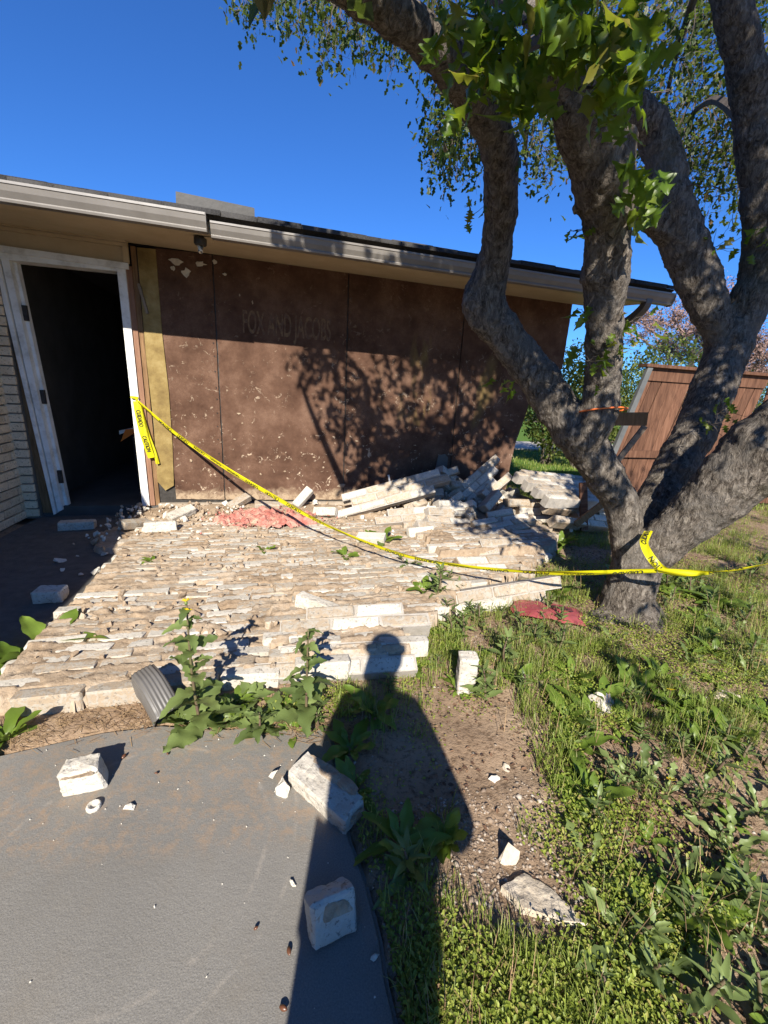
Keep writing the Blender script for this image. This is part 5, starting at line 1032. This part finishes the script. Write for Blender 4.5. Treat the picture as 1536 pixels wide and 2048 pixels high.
for x, y, k, n, s, m, lab in ((92, 1296, 'broad', 12, .27, M_BRIGHT, 'large bright broad-leaved weed at the left edge of the brick sheet'), (42, 1338, 'broad', 9, .20, M_BRIGHT, 'lower bright weed at the picture\'s left edge in the shade'), (12, 1472, 'broad', 7, .14, M_BRIGHT, 'bright weed at the left corner of the patio'), (450, 1440, 'thistle', 11, .14, M_WEED, 'leafy weed crowding the tall thistle\'s foot'), (560, 1410, 'broad', 9, .10, M_WEED, 'round-leaved weed behind the purple thistle'),
        (470, 1410, 'broad', 8, .12, M_WEED, 'glossy weed just behind the tall thistle\'s foot'), (430, 1420, 'thistle', 10, .13, M_PURPLE, 'dark thistle rosette at the tall thistle\'s right side'), (545, 1440, 'thistle', 11, .13, M_WEED, 'thistle rosette left of the bushy thistle'), (585, 1455, 'broad', 9, .10, M_BRIGHT, 'bright low weed at the bushy thistle\'s left foot'), (640, 1445, 'lance', 12, .11, M_WEED, 'narrow weed at the bushy thistle\'s right foot'), (372, 1440, 'thistle', 9, .12, M_WEED, 'thistle leaves right beside the downspout elbow'), (500, 1400, 'thistle', 9, .12, M_WEED, 'thistle rosette against the brick sheet\'s front edge'),
        (890, 1195, 'lance', 14, .14, M_PURPLE, 'purple-tinged weed at the sheet\'s right rim'), (925, 1270, 'lance', 14, .14, M_WEED, 'weed between the long chunk and the standing brick'), (860, 1260, 'broad', 9, .11, M_WEED, 'leafy weed just right of the head of the shadow'), (1040, 1270, 'lance', 13, .14, M_PURPLE, 'dark weed in front of the red bag'), (1075, 1290, 'lance', 13, .15, M_BRIGHT, 'bright weed in front of the red bag'), (760, 1098, 'broad', 10, .19, M_BRIGHT, 'bright weed standing behind the tape on the brick sheet'), (690, 1128, 'broad', 8, .13, M_BRIGHT, 'low bright weed below the tape near the upright weed'), (815, 1150, 'dandelion', 8, .14, M_WEED, 'dandelion-leaved weed under the tape'), (530, 1116, 'broad', 7, .10, M_WEED, 'small flat weed in the middle of the brick sheet'), (308, 1140, 'broad', 8, .10, M_WEED, 'small weed on the left part of the brick sheet'),
        (870, 1225, 'lance', 16, .17, M_WEED, 'dense upright weed at the sheet\'s right rim'), (900, 1250, 'lance', 14, .15, M_WEED, 'upright weed left of the long brick chunk'), (845, 1205, 'broad', 9, .13, M_WEED, 'leafy weed growing between displaced bricks'), (955, 1245, 'lance', 13, .15, M_WEED, 'narrow-leaved weed in front of the long brick chunk'), (700, 1490, 'broad', 9, .13, M_WEED, 'weed rosette in the shadow beside the patio rim'), (745, 1420, 'broad', 9, .15, M_WEED, 'broad weed in the shadow of the shoulders'), (710, 1580, 'broad', 8, .12, M_WEED, 'weed beside the long patio brick in the shadow'), (780, 1380, 'lance', 9, .11, M_WEED, 'thin-leaved weed under the shadow\'s edge'),
        (970, 1400, 'lance', 15, .16, M_WEED, 'bushy weed right of the standing brick'), (1010, 1330, 'lance', 16, .17, M_WEED, 'tall weed clump above the standing brick'), (1110, 1310, 'lance', 15, .16, M_WEED, 'weed clump left of the oak\'s root'), (1140, 1360, 'broad', 10, .14, M_WEED, 'leafy weed between the oak\'s root and the half brick'), (1245, 1890, 'dandelion', 7, .14, M_WEED, 'grey-green toothed weed near the bottom right'), (1290, 1960, 'dandelion', 8, .15, M_WEED, 'large toothed weed at the bottom right'), (1430, 1215, 'broad', 11, .20, M_BRIGHT, 'big bright rosette under the thick right limb'),
        (1380, 1160, 'broad', 10, .18, M_WEED, 'broad weed under the tape right of the trunk'), (1500, 1150, 'lance', 14, .18, M_BRIGHT, 'bright grassy weed at the right edge under the limb'), (1120, 1090, 'broad', 12, .22, M_WEED, 'dark weed in the shade left of the trunk'), (1180, 1050, 'broad', 14, .22, M_WEED, 'dark leafy weed behind the trunk by the fence stub'), (1135, 1030, 'lance', 14, .22, M_WEED, 'shaded narrow weed behind the heap\'s right end'), (1110, 1108, 'broad', 8, .11, M_BRIGHT, 'small bright weed at the tape right of the brick sheet'),
        (1150, 1500, 'broad', 8, .13, M_PURPLE, 'dark purple weed above the bare soil patch'), (1185, 1600, 'broad', 9, .13, M_PURPLE, 'purple weed right of the bare soil patch'), (1460, 1700, 'dandelion', 9, .16, M_WEED, 'toothed weed at the right edge halfway down the bed'), (1500, 1830, 'lance', 12, .13, M_BRIGHT, 'bright narrow weed at the right edge near the bottom')):
    p = gp(x, y)
    X_, d_ = HL(p)
    if interp(XLf, max(d_, .56)) < X_ < interp(XR, max(d_, .56)) and d_ < 2.8: p.z = .07 + float(lift(X_, d_))
    weed('leafy_weed', lab, p, k, n, s, m, 20 if k != 'lance' else 45, 60 if k != 'lance' else 85)
weed('dandelion', 'yellow dandelion flower on the right side of the bed', gp(1335, 1590), 'dandelion', 7, .11, M_WEED, stem=.0); weed('dandelion', 'small yellow dandelion in the grass near the half brick', gp(1335, 1405), 'dandelion', 6, .09, M_WEED, stem=0.)
def yellow(x, y):
    p = gp(x, y, .05); mb = MB()
    for j in range(22):
        a = j * 2.4; L = .014 * (.5 + .5 * (j % 3) / 2); mb.add([(0, 0, 0), (math.cos(a - .2) * L, math.sin(a - .2) * L, L * .4), (math.cos(a) * L * 1.25, math.sin(a) * L * 1.25, L * .4), (math.cos(a + .2) * L, math.sin(a + .2) * L, L * .4)], [(0, 1, 2, 3)])
    return mb.mesh('flower', recalc=False), p
for o, (x, y) in zip([o for o in bpy.data.objects if o.name.startswith('dandelion')], ((1335, 1590), (1335, 1405))):
    me, p = yellow(x, y); f = link('flower', me, M_PETAL, o); f.location = (0, 0, .06); f.rotation_euler = (R(-30), 0, 0); link('stem', MB().tube([(0, 0, 0), (0, 0, .06)], .002, 5).mesh('stem'), M_STEM, o)
# bed mask and scatters
SL = [(X, d) for d, X in XLf] ; SLABP = [H(interp(XLf, d), d, 0) for d in np.linspace(.1, 2.86, 12)] + [H(interp(XR, d), d, 0) for d in np.linspace(2.86, .1, 16)]; SLABP = [(p.x, p.y) for p in SLABP]
def bed_ok(x, y):
    m = ~inpoly(x, y, PATIO) & ~inpoly(x, y, SLABP) & ~inpoly(x, y, PORCH); X_ = (x - HO.x) * HU.x + (y - HO.y) * HU.y; d_ = (x - HO.x) * HN.x + (y - HO.y) * HN.y
    return m & ~((d_ < .25) & (X_ < 3.3)) & (polydist(x, y, PATIO) > .012)
def density(x, y):
    g = .20 + np.clip((x - .35) / .5, 0, 1) * .75 + np.clip((y - 1.55) / .4, 0, 1) * .55 * (x > .0) + np.clip((.85 - y) / .25, 0, 1) * .6
    g = g + 1.4 * (x > 1.2) - .78 * np.exp(-(((x - .47) / .16) ** 2 + ((y - 1.22) / .22) ** 2)) - .75 * np.exp(-(((x - .42) / .13) ** 2 + ((y - .82) / .10) ** 2)) - .1 * np.exp(-(((x - .12) / .12) ** 2 + ((y - 1.2) / .3) ** 2)) - .8 * np.exp(-(((x - .95) / .10) ** 2 + ((y - .62) / .15) ** 2))
    g = g + .75 * ((x > -.62) & (y > 1.36) & (x < .0) & (y < 1.62)) + .5 * np.exp(-(((x - .42) / .2) ** 2 + ((y - 2.15) / .25) ** 2)); X_ = (x - HO.x) * HU.x + (y - HO.y) * HU.y
    g = g * np.where((X_ > 2.6) & (y > 3.2) & (y < 4.4), .8, 1)
    return np.clip(g, 0, 1)
def pick(n, dens=True, xr=(-.9, 3.6), yr=(.35, 6.), power=1., patch=2.2, seed=5, thr=.42, soft=.16):
    q = np.random.default_rng(seed); out = []; tot = 0
    while tot < n:
        u_ = q.uniform(0, 1, 40000); y = yr[0] + (yr[1] - yr[0]) * u_ ** 1.7; x = q.uniform(xr[0], xr[1], 40000); x = np.where(q.uniform(0, 1, 40000) < .5, x, .2 + (y * .95) * q.uniform(-.3, 1, 40000))
        k = bed_ok(x, y); lush = (x > 1.15) & (y > 1.); w = density(x, y) if dens else np.ones(40000); w = w * np.clip((fbm(x * patch, y * patch, seed + 3, 4) - thr) / soft + .35 + .35 * lush, 0.02, 1)
        k &= q.uniform(0, 1, 40000) < w; out.append(np.stack([x[k], y[k]], -1)); tot += k.sum()
    return np.concatenate(out)[:n]
def cover(P, smin, smax, hmax, tilt=(-.2, .9), wd=.27, seed=3):
    q = np.random.default_rng(seed); n = len(P); z = gz(P[:, 0], P[:, 1]) + q.uniform(0, 1, n) ** 1.6 * hmax; az = q.uniform(0, 6.283, n); tl = q.uniform(*tilt, n); s = q.uniform(smin, smax, n)
    d_ = np.stack([np.cos(az) * np.cos(tl), np.sin(az) * np.cos(tl), np.sin(tl)], -1); w = np.stack([-np.sin(az), np.cos(az), q.uniform(-.4, .4, n)], -1); P3 = np.concatenate([P, z[:, None]], 1); nn = np.cross(d_, w)
    T = [(0, 0, 0), (.35, wd, .08), (.75, wd * .8, .05), (1, 0, -.08), (.75, -wd * .8, .05), (.35, -wd, .08)]
    V = np.stack([P3 + (d_ * a + w * b + nn * c) * s[:, None] for a, b, c in T], 1).reshape(-1, 3); b0 = np.arange(n)[:, None] * 6
    return V, np.concatenate([b0 + np.array([[0, 1, 2, 3]]), b0 + np.array([[0, 3, 4, 5]])], 0)
V, Fq = cover(pick(150000, seed=5, thr=.42, soft=.12, patch=3.2), .005, .015, .05, seed=3); link('ground_cover', npmesh('ground_cover', V, Fq), M_COVER, kind='stuff', label='low bright green chickweed matting the bed', category='ground cover')
def blades(P, lmin, lmax, w, seed=4, bend=.6):
    q = np.random.default_rng(seed); n = len(P); z = gz(P[:, 0], P[:, 1]) - .004; az = q.uniform(0, 6.283, n); L = q.uniform(lmin, lmax, n); bd = q.uniform(.15, 1., n) * bend; h = np.stack([np.cos(az), np.sin(az), np.zeros(n)], -1); sd_ = np.stack([-np.sin(az), np.cos(az), np.zeros(n)], -1); P3 = np.concatenate([P, z[:, None]], 1); up_ = np.array([0, 0, 1.]); V = []
    for t, ww in ((0, 1), (.4, .85), (.75, .55), (1., .08)):
        c = P3 + up_ * (L * (t - .35 * bd * t * t))[:, None] + h * (L * bd * t * t)[:, None]; V += [c + sd_ * (w * ww), c - sd_ * (w * ww)]
    V = np.stack(V, 1).reshape(-1, 3); b0 = np.arange(n)[:, None] * 8; return V, np.concatenate([b0 + np.array([[2 * i, 2 * i + 1, 2 * i + 3, 2 * i + 2]]) for i in range(3)], 0)
def tufts(n, per, spread, seed, **k):
    c = pick(n, seed=seed, **k); q = np.random.default_rng(seed); P = np.repeat(c, per, 0) + q.normal(0, spread, (n * per, 2)); return P[bed_ok(P[:, 0], P[:, 1])]
V, Fq = blades(tufts(2600, 14, .016, 9, patch=2.6, thr=.5, soft=.1), .03, .11, .0014); link('grass', npmesh('grass', V, Fq), M_GRASS, kind='stuff', label='fine green grass tufts growing through the bed', category='grass')
q_ = np.random.default_rng(77); LX = q_.uniform(1.5, 12, 26000); LY = 5.6 + 8 * q_.uniform(0, 1, 26000) ** 1.5; kk = ~inpoly(LX, LY, HOUSEP) & ~inpoly(LX, LY, pth)
V, Fq = blades(np.stack([LX[kk], LY[kk]], -1), .04, .10, .005, 8); link('lawn_grass', npmesh('lawn_grass', V, Fq), M_GRASS, kind='stuff', label='bright lawn behind the house corner', category='grass')
# litter, pebbles, straw
def flatpts(n, seed, **k):
    P = pick(n, False, seed=seed, **k); return P, gz(P[:, 0], P[:, 1])
P = pick(15000, False, seed=15, xr=(-.5, 3.2), yr=(.35, 3.6), thr=.44); V, Fq = cover(P, .006, .022, .012, (-.3, .5), .26, 16); link('leaf_litter', npmesh('leaf_litter', V, Fq), M_LITTER, kind='stuff', label='brown dead leaves and wood bits on the soil', category='litter')
P = pick(9000, False, seed=25, xr=(-.3, 2.), yr=(.35, 2.3), patch=3., thr=.5); zz = gz(P[:, 0], P[:, 1]); T = np.array([(1, 0, 0), (0, 1, 0), (-1, 0, 0), (0, -1, 0), (0, 0, .8), (0, 0, -.8)], float); n = len(P); s = nr.uniform(.002, .0075, n); s *= np.where(nr.uniform(0, 1, n) > .96, 2., 1); az = nr.uniform(0, 6, n)
sx_ = s * nr.uniform(.8, 1.6, n); V = np.stack([np.stack([P[:, 0] + (a * np.cos(az) * sx_ - b * np.sin(az) * s), P[:, 1] + (a * np.sin(az) * sx_ + b * np.cos(az) * s), zz + c * s * .7], -1) for a, b, c in T], 1).reshape(-1, 3); b0 = np.arange(n)[:, None] * 6
Fq = np.concatenate([b0 + np.array([[a, b, c]]) for a, b, c in ((0, 1, 4), (1, 2, 4), (2, 3, 4), (3, 0, 4), (1, 0, 5), (2, 1, 5), (3, 2, 5), (0, 3, 5))], 0); link('gravel', npmesh('gravel', V, Fq), M_PEBBLE, kind='stuff', label='small pale gravel mixed into the soil', category='gravel')
n = 1100; u_ = nr.uniform(0, 1, n); SX = -1.5 + 1.45 * u_; SY = np.interp(SX, [-1.5, -1.02, -.8, -.2, 0], [1.20, 1.36, 1.40, 1.38, 1.36]) + nr.normal(0, .045, n); az = nr.uniform(-.9, .9, n) + np.where(nr.uniform(0, 1, n) > .7, 1.5, 0); L = nr.uniform(.015, .06, n); zz = np.maximum(gz(SX, SY), np.where(inpoly(SX, SY, PATIO), .001, -1)) + nr.uniform(.001, .014, n)
c0 = np.stack([SX, SY, zz], -1); h = np.stack([np.cos(az), np.sin(az), nr.uniform(-.12, .12, n)], -1) * (L / 2)[:, None]; w = np.stack([-np.sin(az), np.cos(az), np.zeros(n)], -1) * .0011
link('straw', npmesh('straw', np.stack([c0 - h - w, c0 + h - w, c0 + h + w, c0 - h + w], 1).reshape(-1, 3), np.arange(n * 4).reshape(-1, 4)), M_STRAW, kind='stuff', label='dry straw and needles between patio and brick sheet', category='straw')
# many smaller weeds one can still pick out
pts = pick(330, True, xr=(.1, 2.6), yr=(.5, 3.0), seed=61, thr=.38); used_ = []
SMALL = []
for i, (x, y) in enumerate(pts):
    if any((x - a) ** 2 + (y - b) ** 2 < .0035 for a, b in used_) or (x - 1.55) ** 2 + (y - 2.42) ** 2 < .09: continue
    used_.append((x, y)); kd = rng.choice(('lance', 'lance', 'lance', 'broad', 'dandelion')); pu = rng.random() < .24
    SMALL.append(('purple' if pu else kd, Vector((x, y, 0)))); SMALL[-1] += (weed('leafy_weed', '', (x, y, gz1(x, y)), 'broad' if pu else kd, rng.randint(8, 14), rng.uniform(.055, .145), M_PURPLE if pu else rng.choice((M_WEED, M_WEED, M_BRIGHT, M_BRIGHT)), 15, 70, 'small weeds of the bed'),)

MARKS = [(G(928, 1388), 'standing brick'), (G(1208, 1410), 'corner-up half brick'), (G(1072, 1795), 'flat sandstone slab'), (G(1458, 1400), 'pinkish stone'), (G(992, 1557), 'bare soil patch'), (G(1092, 1226), 'red bag'), (Vector((1.55, 2.42, 0)), 'oak trunk'), (G(650, 1582), 'long patio brick'), (G(1290, 1960), 'bottom toothed weed'), (G(1430, 1215), 'big bright rosette'), (G(1460, 1700), 'right-edge toothed weed'), (G(985, 1222), 'long brick chunk'), (G(668, 1818), 'shaded patio half brick')]
seen = {}
for kd, p, o in SMALL: seen.setdefault((kd, min(MARKS, key=lambda m: (m[0].xy - p.xy).length)[1]), []).append((p, o))
for (kd, mk), L in seen.items():
    c0 = [m[0] for m in MARKS if m[1] == mk][0]
    for n_, (p, o) in enumerate(sorted(L, key=lambda q: (q[0].xy - c0.xy).length)):
        o['label'] = '%s nearest to the %s of the small %s weeds' % ('one' if n_ == 0 else ordinal(n_ + 1), mk, {'purple': 'dark purple', 'lance': 'narrow-leaved green', 'broad': 'round-leaved green', 'dandelion': 'tooth-leaved green'}[kd])
# ------------------------------------------------------------------ the person taking the picture, whose shadow falls across the yard
pr = thing('person', 'person in dark jacket and trousers holding a phone up, back to the sun', 'person', (.0, -.42, 0))
def skin(name, joints, edges, mat, parent, sub=2, root=0):
    me = bpy.data.meshes.new(name); me.from_pydata([j[0] for j in joints], edges, []); o = link(name, me, mat, parent)
    o.modifiers.new('skin', 'SKIN'); o.modifiers['skin'].use_smooth_shade = True
    for sv, j in zip(me.skin_vertices[0].data, joints): sv.radius = (j[1], j[1]) if not isinstance(j[1], tuple) else j[1]; sv.use_root = False
    me.skin_vertices[0].data[root].use_root = True; s_ = o.modifiers.new('sub', 'SUBSURF'); s_.levels = sub; s_.render_levels = sub; return o
M_CLOTH = simple('dark_jacket', [(.3, (.03, .035, .05)), (.7, (.05, .055, .07))], 30, .9, .2, 90); M_SKIN = simple('skin', [(.3, (.42, .26, .19)), (.7, (.50, .32, .24))], 20, .6, .1, 90); M_HAIR = simple('hair', [(.3, (.03, .02, .015)), (.7, (.06, .04, .03))], 60, .6, .3, 90)
J = [((0, 0, .84), (.15, .11)), ((0, 0, 1.0), (.14, .10)), ((.01, 0, 1.18), (.15, .105)), ((.02, 0, 1.28), (.07, .06)), ((.02, .015, 1.385), .05), ((.02, .03, 1.44), .066), ((.02, .04, 1.52), (.076, .09)), ((.02, .035, 1.575), (.055, .065)),
     ((-.14, 0, 1.255), .045), ((-.17, .06, 1.04), .04), ((-.06, .24, 1.17), .03), ((.15, 0, 1.25), .045), ((.28, .02, .88), .042), ((.07, .25, 1.16), .03),
     ((-.08, 0, .80), .085), ((-.085, .02, .46), .058), ((-.09, 0, .09), .042), ((-.095, .13, .035), .034), ((.08, 0, .80), .085), ((.085, .02, .46), .058), ((.09, 0, .09), .042), ((.10, .13, .035), .034)]
E_ = [(0, 1), (1, 2), (2, 3), (3, 4), (4, 5), (5, 6), (6, 7), (2, 8), (8, 9), (9, 10), (2, 11), (11, 12), (12, 13), (0, 14), (14, 15), (15, 16), (16, 17), (0, 18), (18, 19), (19, 20), (20, 21)]
skin('body', J, E_, M_SKIN, pr)
skin('jacket', [((0, 0, .78), (.15, .12)), ((.06, 0, .92), (.17, .12)), ((.03, 0, 1.14), (.15, .11)), ((.015, 0, 1.27), (.08, .07)), ((-.14, 0, 1.245), .05), ((-.17, .06, 1.04), .05), ((-.07, .21, 1.15), .04), ((.15, 0, 1.235), .055), ((.28, .02, .88), .06), ((.085, .22, 1.14), .04), ((.19, .0, .84), .10)], [(0, 1), (1, 2), (2, 3), (2, 4), (4, 5), (5, 6), (2, 7), (7, 8), (8, 9), (1, 10)], M_CLOTH, pr)
skin('trousers', [((0, 0, .82), (.15, .115)), ((-.08, 0, .76), .098), ((-.085, .02, .46), .075), ((-.09, 0, .12), .062), ((.08, 0, .76), .098), ((.085, .02, .46), .075), ((.09, 0, .12), .062)], [(0, 1), (1, 2), (2, 3), (0, 4), (4, 5), (5, 6)], M_CLOTH, pr)
hm = MB(); hm.lathe([(0, .10), (.04, .09), (.07, .055), (.082, .0), (.08, -.05), (.068, -.09), (.055, -.10)], 20, Matrix.Translation((.02, -.005, 1.51)) @ Matrix.Rotation(R(12), 4, 'X')); link('hair', hm.mesh('hair', True), M_HAIR, pr)
for s_ in (-1, 1):
    link('eye', MB().lathe([(0, -.012), (.008, -.009), (.012, 0), (.008, .009), (0, .012)], 10, Matrix.Translation((.02 + s_ * .03, .118, 1.515))).mesh('eye', True), M_WHITE, pr)
    link('ear', MB().lathe([(0, -.03), (.012, -.02), (.016, 0), (.012, .02), (0, .03)], 10, Matrix.Translation((.02 + s_ * .082, .03, 1.505))).mesh('ear', True), M_SKIN, pr)
    hx = -.05 if s_ < 0 else .05; fj = [((hx, .25, 1.18), .026), ((hx * .95, .29, 1.225), (.036, .02))]; fe = [(0, 1)]
    for k in range(4):
        b = len(fj); zz_ = 1.21 + k * .021; fj += [((hx * .92, .305, zz_ + .01), .0095), ((hx * .86, .335, zz_ + .02), .009), ((hx * .62, .345, zz_ + .024), .008), ((hx * .42, .338, zz_ + .026 - .004 * (k == 3)), .007)]; fe += [(1, b), (b, b + 1), (b + 1, b + 2), (b + 2, b + 3)]
    b = len(fj); fj += [((hx * .8, .275, 1.235), .011), ((hx * .62, .292, 1.262), .010), ((hx * .45, .30, 1.275), .008)]; fe += [(1, b), (b, b + 1), (b + 1, b + 2)]
    skin('hand', fj, fe, M_SKIN, pr, 1)
link('nose', MB().add([(.02, .125, 1.515), (.007, .12, 1.475), (.033, .12, 1.475), (.02, .15, 1.478)], [(0, 1, 3), (0, 3, 2), (1, 2, 3), (0, 2, 1)]).mesh('nose'), M_SKIN, pr); link('mouth', MB().box((-.003, .112, 1.447), (.043, .120, 1.455)).mesh('mouth'), M_BAG, pr)
ph = link('phone', MB().box((-.036, -.004, -.072), (.036, .004, .072)).mesh('phone'), M_HINGE, loc=(.0, -.10, 1.265), label='dark phone held upright in the photographer\'s hands', category='phone')
# dry stalks left standing between the weeds
P = tufts(420, 4, .02, 88, patch=2.0, thr=.4); V, Fq = blades(P, .06, .20, .0011, 89, .5); link('dry_stalks', npmesh('dry_stalks', V, Fq), M_STRAW, kind='stuff', label='thin dry brown stalks standing among the weeds', category='dry stalks')
